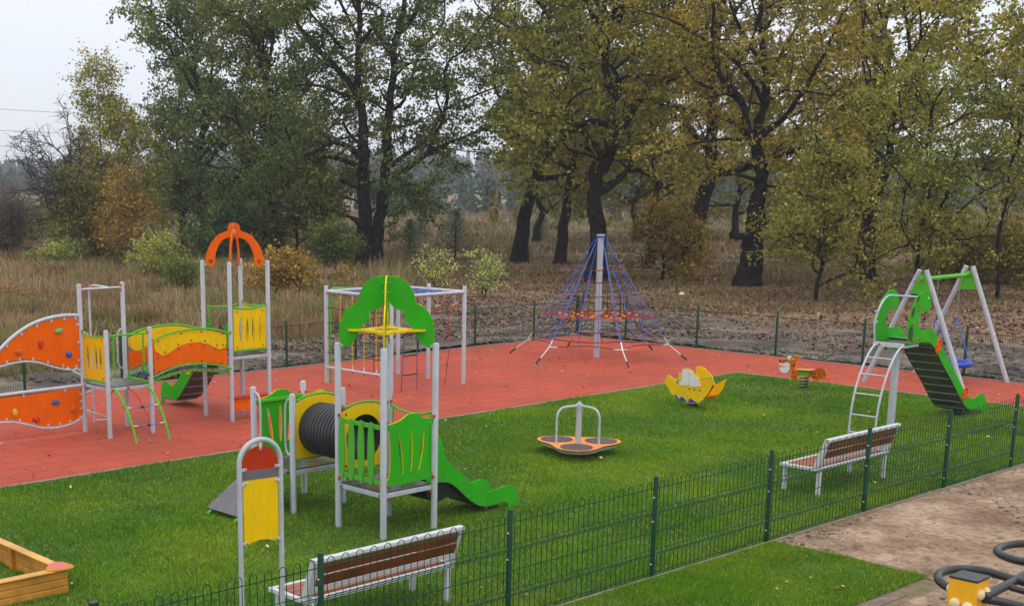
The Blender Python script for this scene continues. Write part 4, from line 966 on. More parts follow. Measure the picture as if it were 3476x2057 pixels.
def pdeck(b):
    for s in (1.0, .72, .45): b.tube([hexp(k, rr_(1.2) * s, 1.2 + .03 * (1 - s)) for k in range(6)], .012 if s == 1 else .008, M_RROPE, 6, closed=True)
    for k in range(6):
        b.tube([hexp(k, rr_(1.2), 1.2), hexp(k, .1, 1.2)], .010, M_RROPE, 6); b.tube([side(k, .5, 1.2), side(k, .5, 1.2) * .1 + Vector((0, 0, 1.08))], .009, M_RROPE, 6)
        q = hexp(k, rr_(1.2), 1.2); b.box(q - Vector((.055, .03, .025)), q + Vector((.055, .03, .025)), M_CAP)
        for s in (.72, .45):
            for t in (0, .5): q = hexp(k, rr_(1.2) * s, 1.22).lerp(hexp(k + 1, rr_(1.2) * s, 1.22), t); b.box(q - Vector((.035, .018, .022)), q + Vector((.035, .018, .022)), M_YEL)
            q = hexp(k, rr_(1.2) * .86, 1.2).lerp(hexp(k + 1, rr_(1.2) * .86, 1.2), .3); b.box(q - Vector((.04, .02, .03)), q + Vector((.04, .02, .03)), M_YEL)
part('net_deck', PY)(pdeck)

# ============ merry-go-round
CA = empty('merry_go_round', (4.05, 23.2, 0), 0)
tag(CA, 'orange clover shaped merry-go-round with three dark discs on the lawn', 'merry-go-round')
D0 = R(17)
def clover(r0, amp, n=96): return [((r0 + amp * math.cos(3 * (2 * math.pi * k / n - D0))) * math.cos(2 * math.pi * k / n), (r0 + amp * math.cos(3 * (2 * math.pi * k / n - D0))) * math.sin(2 * math.pi * k / n)) for k in range(n)]
part('turntable', CA, False)(lambda b: (b.panel(clover(.675, .135), 'z', .225, .016, mat('orange_deck', (.86, .27, .02), .45, var=.08), mat('dark_edge', (.06, .03, .015), .5))))
part('under_shell', CA)(lambda b: (b.panel(clover(.62, .12), 'z', .190, .035, mat('shell_grey', (.42, .43, .42), .5)), b.panel(clover(.56, .10), 'z', .155, .035, mat('shell_grey', (.42, .43, .42), .5)), b.tube([(0, 0, -.05), (0, 0, .15)], .2, M_DARK, 16)))
for k in range(3):
    a = D0 + k * 2 * math.pi / 3; cx, cy = .455 * math.cos(a), .455 * math.sin(a)
    part('foot_disc', CA, False)(lambda b: (b.panel([(cx + .285 * math.cos(t), cy + .285 * math.sin(t)) for t in np.linspace(0, 2 * math.pi, 37)[:-1]], 'z', .238, .010, mat('disc_rubber', (.065, .045, .052), .5, var=.3, vs=7, bump=.3)), [b.ball((cx + .2 * math.cos(q), cy + .2 * math.sin(q), .245), .008, M_STEEL, 6) for q in (.6, 2.2, 3.7, 5.2)]))
    a2 = a + math.pi / 3; c2, s2 = math.cos(a2), math.sin(a2)
    rail(CA, [(c2 * .05, s2 * .05, .895), (c2 * .22, s2 * .22, .89), (c2 * .34, s2 * .34, .865), (c2 * .405, s2 * .405, .79), (c2 * .43, s2 * .43, .70), (c2 * .43, s2 * .43, .50), (c2 * .43, s2 * .43, .23)], .021, M_TUBE, name='handle_bar')
part('centre_post', CA)(lambda b: (b.tube([(0, 0, .2), (0, 0, .88)], .052, M_POST, 18), b.tube([(0, 0, .86), (0, 0, .93)], .062, M_TUBE, 18), b.tube([(0, 0, .93), (0, 0, .955), (0, 0, .975)], [.028, .024, .01], M_TUBE, 12)))

# ============ spring riders
def spring(root, x, y, z0, z1, r, turns, wr):
    part('spring', root)(lambda b: b.tube([(x + r * math.cos(t), y + r * math.sin(t), z0 + (z1 - z0) * t / (2 * math.pi * turns)) for t in np.linspace(0, 2 * math.pi * turns, int(turns * 18))], wr, M_BLACK, 7))
SH = empty('ship_spring_rider', (7.40, 28.27, 0), TH)
tag(SH, 'yellow sailing ship shaped spring rider with white sails on the lawn', 'spring rider')
spring(SH, 0, 0, -.02, .2, .10, 3, .016)
part('base_plate', SH, False)(lambda b: (b.box((-.15, -.15, -.02), (.15, .15, .015), M_DARK), b.box((-.2, -.14, .185), (.2, .14, .205), M_DARK)))
HULL = sp2([(.56, .67), (.53, .69), (.44, .655), (.35, .625)], 3) + sp2([(.335, .59), (.325, .55), (.29, .525), (.235, .52)], 3) + sp2([(.17, .60), (.135, .70), (.14, .86), (.135, .875), (.04, .885), (-.05, .868), (-.11, .83), (-.152, .785), (-.20, .77), (-.26, .71), (-.30, .64), (-.325, .55), (-.353, .54)], 3) + sp2([(-.45, .575), (-.58, .66), (-.62, .685), (-.635, .665), (-.60, .61), (-.57, .50), (-.50, .38), (-.43, .31), (-.385, .235), (-.30, .175), (-.20, .155), (-.003, .153), (.12, .17), (.22, .20), (.33, .245), (.43, .31), (.48, .38), (.507, .43), (.57, .47), (.592, .54), (.585, .61)], 3)
def mk_ship(s):
    def f(b): b.panel(HULL, 'x', s * .235, .02, M_YEL)
    h = part('hull_side', SH, False)(f)
    o = s * .250
    def f2(b):
        b.panel(sp2([(.228, .527), (.17, .60), (.145, .70), (.15, .845), (.04, .858), (-.05, .84), (-.105, .805), (-.135, .775), (-.03, .765), (-.045, .65), (-.015, .545), (.02, .515)], 3, True), 'x', o, .012, M_WHITE)
        b.panel(sp2([(-.05, .752), (-.16, .755), (-.24, .70), (-.295, .61), (-.318, .54), (-.16, .515), (-.035, .52), (-.065, .64)], 3, True), 'x', o + s * .003, .012, M_WHITE)
        for y, z in ((.0, .80), (-.08, .73), (-.22, .66), (-.09, .55), (.08, .55)): b.ball((o + s * .008, y, z), .008, M_STEEL, 6)
    part('sail', h, False)(f2)
    def f3(b):
        b.panel([(.33, .30), (.27, .275), (.24, .235), (.185, .225), (.20, .205), (.29, .225)], 'x', o, .012, M_BLUE); b.panel([(.15, .265), (.09, .25), (.04, .205), (-.01, .18), (.10, .165), (.19, .187)], 'x', o, .012, M_BLUE); b.panel([(-.06, .252), (-.14, .235), (-.20, .20), (-.27, .19), (-.2, .166), (-.04, .163)], 'x', o, .012, M_BLUE)
    part('wave', h, False)(f3)
    def f4(b):
        for y in (-.045, -.18, -.315): b.ball((s * .250, y, .455), .022, mat('brown_knob', (.35, .12, .01), .4), 8)
        for y, z in ((.08, .37), (-.1, .35), (-.3, .23), (.45, .4), (-.38, .42)): b.ball((s * .248, y, z), .008, M_STEEL, 6)
    part('porthole', h)(f4)
mk_ship(-1); mk_ship(1)
part('seat', SH, False)(lambda b: (b.box((-.225, -.42, .30), (.225, -.12, .32), M_ORG), b.box((-.225, .12, .30), (.225, .40, .32), M_ORG), b.add([(-.22, -.40, .33), (-.10, -.40, .33), (-.06, -.53, .57), (-.22, -.53, .57), (-.22, -.42, .33), (-.10, -.42, .33), (-.06, -.55, .57), (-.22, -.55, .57)], [(0, 1, 2, 3), (7, 6, 5, 4), (0, 4, 5, 1), (1, 5, 6, 2), (2, 6, 7, 3), (3, 7, 4, 0)], M_RED)))
for y, z in ((-.26, .68), (-.36, .25), (.30, .60), (.20, .24)): part('cross_bar', SH)(lambda b: (b.tube([(-.24, y, z), (.24, y, z)], .016, M_GREENR, 8), b.ball((-.25, y, z), .024, mat('pale_green_cap', (.45, .6, .3), .4), 8), b.ball((.25, y, z), .024, mat('pale_green_cap', (.45, .6, .3), .4), 8)))

TG = empty('tiger_spring_rider', (10.65, 30.84, 0), TH)
tag(TG, 'orange tiger spring rider with black stripes and a white muzzle where lawn meets rubber', 'spring rider')
spring(TG, 0, .01, -.02, .33, .10, 5, .014)
part('base_plate', TG, False)(lambda b: b.box((-.15, -.15, -.02), (.15, .15, .012), M_DARK))
M_TIG = mat('tiger_orange', (.80, .15, .004), .5, spec=.1); M_STR = mat('stripe_brown', (.09, .02, .01), .5)
BODY = sp2([(.30, .70), (.262, .745), (.255, .80), (.215, .79), (.20, .75), (.235, .70), (.25, .60), (.235, .50), (.20, .475), (.17, .46), (.17, .36), (.20, .33), (.215, .25), (.22, .20), (.345, .205), (.345, .245), (.335, .30), (.35, .37), (.37, .46), (.40, .54), (.45, .56), (.55, .58), (.66, .575), (.685, .61), (.665, .655), (.60, .655), (.50, .68), (.42, .72), (.36, .73)], 3, True)
REAR = sp2([(-.10, .34), (-.16, .44), (-.23, .50), (-.32, .555), (-.404, .575), (-.48, .555), (-.535, .49), (-.545, .40), (-.52, .34), (-.56, .335), (-.595, .35), (-.60, .32), (-.56, .295), (-.49, .30), (-.44, .315), (-.38, .29), (-.33, .25), (-.27, .255), (-.25, .30), (-.18, .325)], 3, True)
FB = part('front_body', TG, False)(lambda b: b.panel(BODY, 'x', 0, .03, M_TIG)); part('rear_body', TG, False)(lambda b: b.panel(REAR, 'x', 0, .03, M_TIG))
MUZ = sp2([(.675, .585), (.60, .56), (.50, .60), (.43, .60), (.395, .54), (.392, .46), (.43, .39), (.50, .357), (.57, .36), (.63, .39), (.662, .44), (.655, .475), (.60, .475), (.53, .495), (.50, .52), (.57, .515), (.65, .53), (.685, .55)], 3, True)
for s in (-1, 1):
    part('muzzle', FB, False)(lambda b: b.panel(MUZ, 'x', s * .024, .014, M_WHITE))
    part('eye', FB, False)(lambda b: (b.panel([(.45 + .05 * math.cos(t), .72 + .045 * math.sin(t)) for t in np.linspace(0, 2 * math.pi, 17)[:-1]], 'x', s * .024, .014, M_WHITE), b.panel([(.475 + .012 * math.cos(t), .715 + .02 * math.sin(t)) for t in np.linspace(0, 2 * math.pi, 11)[:-1]], 'x', s * .034, .006, M_STR)))
    part('nose', FB)(lambda b: b.ball((s * .02, .668, .625), 1, M_STR, 8, (.012, .035, .035)))
    def stripe(pts): part('stripe', TG)(lambda b: b.tube([(s * .019, y, z) for y, z in spl2(pts)], .019, M_STR, 5, flat=.5))
    def spl2(pts): return [(v.x, v.y) for v in spline([(a, c, 0) for a, c in pts], 4)]
    if 1:
        for pts in ([(-.22, .50), (-.28, .40), (-.33, .30)], [(-.30, .545), (-.36, .45), (-.41, .36), (-.42, .33)], [(-.36, .57), (-.43, .48), (-.48, .42), (-.53, .43)], [(-.43, .57), (-.48, .52), (-.51, .47)], [(-.25, .44), (-.25, .36), (-.23, .30)], [(.36, .55), (.31, .54), (.27, .60)], [(.35, .30), (.30, .29), (.23, .30)], [(.34, .38), (.30, .37)], [(.57, .655), (.56, .62)], [(.50, .67), (.50, .64)]): stripe(pts)
part('seat', TG, False)(lambda b: b.panel([(-.235 + .0, -.10), (-.235, .10), (-.1, .13), (.1, .12), (.225, .08), (.225, -.08), (.1, -.12), (-.1, -.13)], lambda u, v, off: (v, u, .482 - u * .06 + off), 0, .022, mat('seat_orange', (.88, .30, .05), .45)))
part('seat_box', TG, False)(lambda b: (b.box((-.06, -.15, .335), (.06, .16, .455), M_GREENR), caps(b, [(-.07, -.13, .38), (-.07, .14, .38)], .02), b.ball((0, -.27, .375), 1, M_TIG, 8, (.045, .06, .04)), caps(b, [(-.045, -.24, .38), (-.02, .30, .42)], .02)))
part('handle_bar', TG)(lambda b: b.tube([(-.16, .33, .685), (.16, .33, .685)], .017, M_GREENR, 8)); part('foot_rest', TG)(lambda b: b.tube([(-.18, .28, .235), (.18, .28, .235)], .019, M_GREENR, 8))

# ============ sign board
SG = empty('sign_board', (-.928, 13.2, 0), R(34))
tag(SG, 'grey hoop frame with red, grey and yellow plates by the near fence', 'sign')
HF = part('hoop_frame', SG)(lambda b: b.tube([(-.243, 0, -.05), (-.243, 0, 1.0)] + [(.243 * math.cos(t), 0, 1.955 + .243 * math.sin(t)) for t in np.linspace(math.pi, 0, 25)] + [(.243, 0, 1.0), (.243, 0, -.05)], .026, M_POST, 12))
part('red_plate', SG, False)(lambda b: b.panel([(-.205, 1.888), (.208, 1.888)] + [(.208 * math.cos(t), 1.94 + .195 * math.sin(t)) for t in np.linspace(.05, math.pi - .05, 17)], 'y', 0, .012, M_RED))
part('grey_plate', SG, False)(lambda b: b.panel([(-.205, 1.792), (.212, 1.792), (.212, 1.884), (-.205, 1.884)], 'y', 0, .012, mat('grey_plate', (.13, .125, .13), .5)))
part('yellow_plate', SG, False)(lambda b: b.panel([(-.202, 1.785), (-.202, 1.115)] + sp2([(-.185, 1.102), (-.11, 1.135), (0, 1.150), (.11, 1.135), (.185, 1.102)], 4) + [(.205, 1.115), (.205, 1.785)], 'y', 0, .012, M_YEL))
for x, z in ((-.195, 1.905), (.195, 1.905), (-.195, 1.755), (.195, 1.755), (-.195, 1.135), (.195, 1.135)):
    part('clip', HF)(lambda b: (b.box((x - .03, -.022, z - .016), (x + .03, -.008, z + .016), M_TUBE), b.ball((x + (.012 if x < 0 else -.012), -.024, z), .008, M_DARK, 6)))
part('clip', HF)(lambda b: (b.box((-.016, -.022, 2.09), (.016, -.008, 2.17), M_TUBE), b.ball((0, -.024, 2.11), .009, M_DARK, 6)))

# ============ benches
def bench(loc, rz, label, L_=2.2):
    B = empty('park_bench', loc, rz); tag(B, label, 'bench', 'white benches along the near fence')
    # local: x along, y = front (+) to back (-); origin at back-right foot
    t = .03
    for x in (-L_ + .12, -.09):
        for y in (0.0, .58): part('leg', B, False)(lambda b: b.box((x - t, y - t, -.03), (x + t, y + t, .42), M_BENCH))
    part('seat_frame', B, False)(lambda b: (b.box((-L_, -.035, .415), (.0, .03, .46), M_BENCH), b.box((-L_, .55, .415), (0, .615, .46), M_BENCH), b.box((-L_, .03, .417), (-L_ + .06, .55, .462), M_BENCH), b.box((-.06, .03, .417), (0, .55, .462), M_BENCH)))
    for i in range(4):
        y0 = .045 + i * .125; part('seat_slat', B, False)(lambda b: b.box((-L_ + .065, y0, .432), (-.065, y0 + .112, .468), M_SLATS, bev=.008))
    def frame(b):
        for x in (-L_ + .01, -.09):
            b.add([(x, -.035, .46), (x + .08, -.035, .46), (x + .08, .06, .46), (x, .06, .46), (x, -.18, .93), (x + .08, -.18, .93), (x + .08, -.12, .93), (x, -.12, .93)], [(3, 2, 1, 0), (4, 5, 6, 7), (0, 1, 5, 4), (1, 2, 6, 5), (2, 3, 7, 6), (3, 0, 4, 7)], M_BENCH)
        b.box((-L_ + .01, -.20, .893), (-.01, -.118, .935), M_BENCH)
        b.box((-L_ + .09, -.095, .56), (-.09, -.065, .60), M_BENCH)
    part('back_frame', B, False)(frame)
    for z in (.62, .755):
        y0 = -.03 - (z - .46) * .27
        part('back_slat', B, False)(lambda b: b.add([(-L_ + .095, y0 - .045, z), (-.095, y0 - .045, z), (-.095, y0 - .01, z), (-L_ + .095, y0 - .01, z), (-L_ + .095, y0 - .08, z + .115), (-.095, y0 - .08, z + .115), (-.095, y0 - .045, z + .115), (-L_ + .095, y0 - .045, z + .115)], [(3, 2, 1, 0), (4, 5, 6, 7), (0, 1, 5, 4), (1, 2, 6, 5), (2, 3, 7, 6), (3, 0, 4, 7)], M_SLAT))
    return B
bench((1.12 + .05, 14.67 + .05, 0), TH, 'white bench with reddish slats beside the sign board')
bench((8.73 + .05, 21.21 + .05, 0), TH, 'white bench with reddish slats in front of the giraffe slide ladder', 2.18)

# ============ sandbox
SB = empty('sandbox', (-3.35, 15.05, 0), TH)
tag(SB, 'square timber sandbox with red corner seats at the left edge of the lawn', 'sandbox')
LS = 2.6
M_PAD = mat('corner_pad_red', (.62, .10, .07), .4)
def sbside(a, c, rot):
    for k in range(3):
        z0 = .005 + k * .093
        part('plank', SB, False)(lambda b: b.box((a[0], a[1], z0), (c[0], c[1], z0 + .088), M_TIMBER, bev=.008))
for (a, c) in (((-LS, 0), (0, .045)), ((-LS, LS - .045), (0, LS)), ((-.045, .047), (0, LS - .047)), ((-LS, .047), (-LS + .045, LS - .047))): sbside(a, c, 0)
for a, c in (((-LS - .02, -.03), (.02, .10)), ((-LS - .02, LS - .10), (.02, LS + .03)), ((-.10, .103), (.02, LS - .103)), ((-LS - .02, .103), (-LS + .10, LS - .103))):
    part('top_board', SB, False)(lambda b: b.box((*a, .287), (*c, .312), mat('timber_top', (.68, .33, .06), .45, 0, .2, 2.5, bump=.2, bs=9), bev=.008))
for x, y in ((-.10, LS / 2), (-LS + .045, LS / 2), (-LS / 2, .045), (-LS / 2, LS - .10)): part('stake', SB, False)(lambda b: b.box((x, y, -.02), (x + .055, y + .055, .284), M_TIMBER))
for sx, sy in ((0, 0), (0, 1), (-1, 0), (-1, 1)):
    cx, cy = sx * LS, sy * LS; dx = -1 if sx == 0 else 1; dy = 1 if sy == 0 else -1
    pad = [(cx - dx * .05, cy - dy * .05), (cx + dx * .15, cy - dy * .05), (cx + dx * .25, cy + dy * .03), (cx + dx * .23, cy + dy * .10), (cx + dx * .10, cy + dy * .23), (cx + dx * .03, cy + dy * .25), (cx - dx * .05, cy + dy * .17)]
    part('corner_seat', SB, False)(lambda b: (b.panel(sp2(pad, 4, True), 'z', .325, .02, M_PAD, M_YEL)))

# ============ outdoor massage post of the gym outside the fence
EX = empty('massage_station', (5.985, 12.31, 0), R(-48))
tag(EX, 'yellow post with cream knobs and black tubular frame on the sand', 'exercise machine')
M_KNOB = mat('cream_knob', (.74, .60, .33), .4, var=.1, vs=9)
part('body', EX, False)(lambda b: b.box((-.135, -.135, .06), (.135, .135, .985), mat('box_yellow', (.85, .42, .005), .38)))
part('lid', EX)(lambda b: (b.box((-.14, -.142, .987), (.145, .145, 1.012), M_BLACK, bev=.012)))
for sx, sy, zz in ((-1, 0, .86), (1, 0, .86), (0, -1, .74), (0, 1, .74), (-1, 0, .56), (1, 0, .56), (0, -1, .46)):
    for o in (-.058, .066):
        if sy: p = (o, sy * .142, zz + (.008 if o < 0 else -.006))
        else: p = (sx * .142, o, zz)
        part('knob', EX)(lambda b: b.ball(p, .054, M_KNOB, 16, (.75 if sx else 1, .75 if sy else 1, 1)))
def tubes(b):
    def W3(px, py, z):
        g = G(3100 + px * .17319, 1800 + py * .17319, z); d = g - Vector((5.985, 12.31, 0)); c, s_ = math.cos(R(48)), math.sin(R(48)); return (d.x * c - d.y * s_, d.x * s_ + d.y * c, z)
    T = .043
    b.tube(spline([W3(760, 1160, .82), W3(600, 1060, .84), W3(500, 960, .86), W3(500, 860, .86), W3(620, 800, .86), W3(800, 760, .86), W3(1000, 755, .86), W3(1250, 775, .86), W3(1500, 820, .86), W3(1900, 935, .86), W3(2250, 1030, .86)], 5), T, M_BLACK, 14)
    b.tube(spline([W3(2600, 900, .86), W3(2300, 650, .86), W3(2050, 590, .86), W3(1800, 510, .86), W3(1665, 430, .86), W3(1660, 370, .86), W3(1800, 300, .86), W3(2000, 265, .86), W3(2250, 262, .86), W3(2600, 330, .86)], 5), T, M_BLACK, 14)
    b.tube([W3(1380, 1310, .83), W3(1700, 1140, .85), W3(2171, 890, .86), W3(2600, 690, .86)], T * 1.05, M_BLACK, 14)
    b.tube([W3(1900, 1110, .84), W3(2171, 1190, .82), W3(2500, 1290, .80)], T * .75, M_BLACK, 14)
    b.tube([W3(1330, 1330, .80), W3(1700, 1390, .78), W3(2171, 1500, .76), W3(2600, 1620, .74)], T, M_BLACK, 14)
    for q in ((2600, 690), (2600, 1620), (2600, 330)):
        p = W3(*q, .8); b.tube([(p[0], p[1], .84), (p[0], p[1], -.05)], T, M_BLACK, 14)
part('tube_frame', EX)(tubes)

# ============ fences
def fold(z):   # the two V folds of the mesh
    for c in (.82, .30):
        if abs(z - c) < .035: return .030 * (1 - abs(z - c) / .035)
    return 0.0
def fence_panel(root, L_, loops=14, wr=.0046, hr=.0065, top=1.20, side=-1, mesh=None, hh=1.11):
    if mesh:
        o = bpy.data.objects.new('mesh_panel', mesh); SC.collection.objects.link(o); o.parent = root; return o
    b = MB(); zs = [.02, .265, .30, .335, .785, .82, .855, hh]
    p = L_ / loops if loops else .09
    if loops:
        for i in range(loops):
            x0 = i * p + p * .25; x1 = i * p + p * .75; xm = (x0 + x1) / 2
            up = [(x0, side * fold(z), z) for z in zs]; dn = [(x1, side * fold(z), z) for z in zs[::-1]]
            arc = [(xm - (p * .25) * math.cos(t), 0, top - p * .25 + (p * .27) * math.sin(t)) for t in np.linspace(0, math.pi, 7)]
            b.tube(up + arc + dn, wr, M_FENCE, 5)
    else:
        n = int(L_ / .06)
        for i in range(n + 1): x = .01 + (L_ - .02) * i / n; b.tube([(x, side * fold(z), z) for z in [.02, .27, .30, .33, .79, .82, .85, 1.13]], wr, M_FENCE, 4)
    for z in (.045, .30, .56, .82, hh):
        zz = (z,) if z in (.56,) else (z,)
        for q in zz:
            b.tube([(0.01, side * fold(q) + .005, q), (L_ - .01, side * fold(q) + .005, q)], hr, M_FENCE, 5)
    for z in (.265, .335, .785, .855): b.tube([(0.01, .004, z), (L_ - .01, .004, z)], hr * .8, M_FENCE, 4)
    if not loops: b.tube([(0.01, 0, 1.12), (L_ - .01, 0, 1.12)], hr * 1.1, M_FENCE, 4)
    o = b.build('mesh_panel', root, True); return o
def fence_post(root, x, mesh=None, h=1.26):
    if mesh: o = bpy.data.objects.new('post', mesh); SC.collection.objects.link(o); o.parent = root
    else:
        b = MB(); b.tube([(0, 0, -.05), (0, 0, h - .012), (0, 0, h)], [.031, .031, .026], M_FENCE, 14)
        for z in (.16, .70, 1.0):
            for s in (-1, 1): b.box((s * .03, -.02, z - .009), (s * .043, .006, z + .009), M_TUBE if s < 0 else M_FENCE)
        o = b.build('post', root, True)
    o.location = (x, 0, 0); return o
def mk_fence(loc, rz, xs, label, loops, group=None, side=-1, **kw):
    f = empty('wire_fence', loc, rz); tag(f, label, 'fence', group); pm = None; mm = {}
    for x in xs: o = fence_post(f, x, pm); pm = o.data
    for a, c in zip(xs, xs[1:]):
        L_ = round(c - a - .07, 2); o = fence_panel(f, L_, loops, mesh=mm.get(L_), side=side, **kw); mm[L_] = o.data; o.location = (a + .035, 0, 0)
    return f
# posts follow the survey
FX = []
for t in ((282, 2033), (1116, 1884), (1742, 1731), (2236, 1617.5), (2637, 1529), (2961, 1452), (3230, 1389), (3456, 1337)):
    g = G(*t, 1.26) - O2; FX.append(round(g.dot(AX), 3))
FX = [FX[0] - 5, FX[0] - 2.5] + FX + [FX[-1] + 2.5, FX[-1] + 5, 19.98 - 2.5, 19.98]
n0 = (G(2236, 1617.5, 1.235) - O2).dot(NX)
mk_fence(AN(0, .02), TH, FX, 'near green wire fence with looped top running along both benches', 14)
LX = [0]
for q in ((1778.5, 1152), (1593, 1176), (1396, 1197), (1185, 1220), (952, 1246)): LX.append(round((G(*q) - G(1948, 1139)).length, 3))
mx_ = LX[-1]; LX += [mx_ + 2.5, mx_ + 5.0, mx_ + 7.55, mx_ + 10.05, mx_ + 12.55, mx_ + 15.05]
c0 = G(1948, 1139)
mk_fence(AN(19.98, 18.17) , TH + math.pi, LX, 'far green mesh fence behind the climbing wall and rope frame', 0, side=1, wr=.0035, hr=.0045)
RX = [round((G(*q) - c0).length, 3) for q in ((2137, 1153), (2376, 1179), (2643, 1207), (2941, 1237), (3272, 1275))]
RX += [RX[-1] + 2.6, RX[-1] + 5.2, 18.26]
mk_fence(AN(19.98, 18.17), TH - math.pi / 2, [0.07] + RX, 'green mesh fence running behind the swing and net pyramid', 0, side=1, wr=.0035, hr=.0045)
# ------------------------------------------------------------------ trees and shrubs
def leafmat(name, c1, c2, c3=None, s=.25, tr=.3):
    """foliage: hue wanders from bough to bough and from leaf to leaf"""
    if name in MATS: return MATS[name]
    m = bpy.data.materials.new(name); m.use_nodes = True; t = m.node_tree; nn = t.nodes.new; l = t.links.new
    b = t.nodes['Principled BSDF']; b.inputs['Roughness'].default_value = .6; b.inputs['Specular IOR Level'].default_value = .25
    g = nn('ShaderNodeNewGeometry'); n = nn('ShaderNodeTexNoise'); n.inputs['Scale'].default_value = s; n.inputs['Detail'].default_value = 5; l(g.outputs['Position'], n.inputs['Vector'])
    ad = nn('ShaderNodeMath'); ad.operation = 'MULTIPLY_ADD'; ad.inputs[1].default_value = .30; l(g.outputs['Random Per Island'], ad.inputs[0]); l(n.outputs['Fac'], ad.inputs[2])
    r = nn('ShaderNodeValToRGB'); l(ad.outputs[0], r.inputs[0]); e = r.color_ramp.elements
    c1, c2 = [v * 1.25 for v in c1], [v * 1.2 for v in c2]; c3 = [v * 1.05 for v in (c3 or c2)]
    e[0].position = .48; e[0].color = (*c1, 1); e[1].position = .84; e[1].color = (*(c3 or c2), 1); q = e.new(.66); q.color = (*c2, 1)
    hs = nn('ShaderNodeHueSaturation'); fr = nn('ShaderNodeMath'); fr.operation = 'FRACT'; mu = nn('ShaderNodeMath'); mu.operation = 'MULTIPLY'; mu.inputs[1].default_value = 13.7
    l(g.outputs['Random Per Island'], mu.inputs[0]); l(mu.outputs[0], fr.inputs[0]); mr = nn('ShaderNodeMapRange'); mr.inputs['To Min'].default_value = .55; mr.inputs['To Max'].default_value = 1.5
    l(fr.outputs[0], mr.inputs['Value']); l(mr.outputs[0], hs.inputs['Value']); l(r.outputs[0], hs.inputs['Color']); l(hs.outputs[0], b.inputs['Base Color'])
    tn = nn('ShaderNodeBsdfTranslucent'); l(hs.outputs[0], tn.inputs[0]); ms = nn('ShaderNodeMixShader'); ms.inputs[0].default_value = tr
    l(b.outputs[0], ms.inputs[1]); l(tn.outputs[0], ms.inputs[2]); l(ms.outputs[0], t.nodes['Material Output'].inputs['Surface']); MATS[name] = m; return m

class Tubes:
    """many tapering limbs gathered with numpy"""
    def __init__(s): s.V = []; s.F = []; s.n = 0
    def add(s, pts, rad, n=5):
        pts = np.asarray(pts, float); K = len(pts); d = np.gradient(pts, axis=0); d /= np.linalg.norm(d, axis=1)[:, None] + 1e-9
        ref = np.array([.31, .22, .92]); a = np.cross(d, ref); ln = np.linalg.norm(a, axis=1); a[ln < .05] = np.cross(d[ln < .05], [1, 0, 0]); a /= np.linalg.norm(a, axis=1)[:, None]; b = np.cross(a, d)
        th = np.arange(n) * 2 * np.pi / n; V = pts[:, None] + (a[:, None] * np.cos(th)[None, :, None] + b[:, None] * np.sin(th)[None, :, None]) * np.asarray(rad)[:, None, None]
        i = np.arange(K - 1)[:, None] * n; k = np.arange(n)[None]; q = (k + 1) % n
        F = np.stack([i + k, i + q, i + n + q, i + n + k], -1).reshape(-1, 4) + s.n
        s.V.append(V.reshape(-1, 3)); s.F.append(F); s.n += K * n
    def build(s, name, m, parent):
        o = npmesh(name, np.concatenate(s.V), np.concatenate(s.F), [m], None, parent); o.data.polygons.foreach_set('use_smooth', [True] * len(o.data.polygons)); return o
def leaves(name, C, size, m, parent, rg, up=.35, aspect=.62):
    """leaf-sized rhombic faces, one island each"""
    n = len(C); s = size * rg.uniform(.6, 1.35, n); u = rg.normal(size=(n, 3)); u /= np.linalg.norm(u, axis=1)[:, None]
    nz_ = rg.normal(size=(n, 3)); nz_[:, 2] += up * 2; v = np.cross(nz_, u); v /= np.linalg.norm(v, axis=1)[:, None] + 1e-9; w_ = np.cross(u, v)
    V = np.zeros((n, 4, 3)); V[:, 0] = C - u * (s * .5)[:, None]; V[:, 1] = C + v * (s * aspect * .5)[:, None] + w_ * (s * .12)[:, None]; V[:, 2] = C + u * (s * .5)[:, None]; V[:, 3] = C - v * (s * aspect * .5)[:, None] + w_ * (s * .12)[:, None]
    return npmesh(name, V.reshape(-1, 3), np.arange(n * 4).reshape(n, 4), [m], None, parent)
def wob(rg, p, d, L_, K, curve, up, jit):
    """gnarly path from p along d"""
    pts = [np.array(p, float)]; d = np.array(d, float); d /= np.linalg.norm(d); st = L_ / K; dr = rg.normal(size=3) * curve
    for k in range(K):
        d = d + dr * .25 + rg.normal(size=3) * jit + np.array([0, 0, up]); d /= np.linalg.norm(d); pts.append(pts[-1] + d * st)
    return np.array(pts)
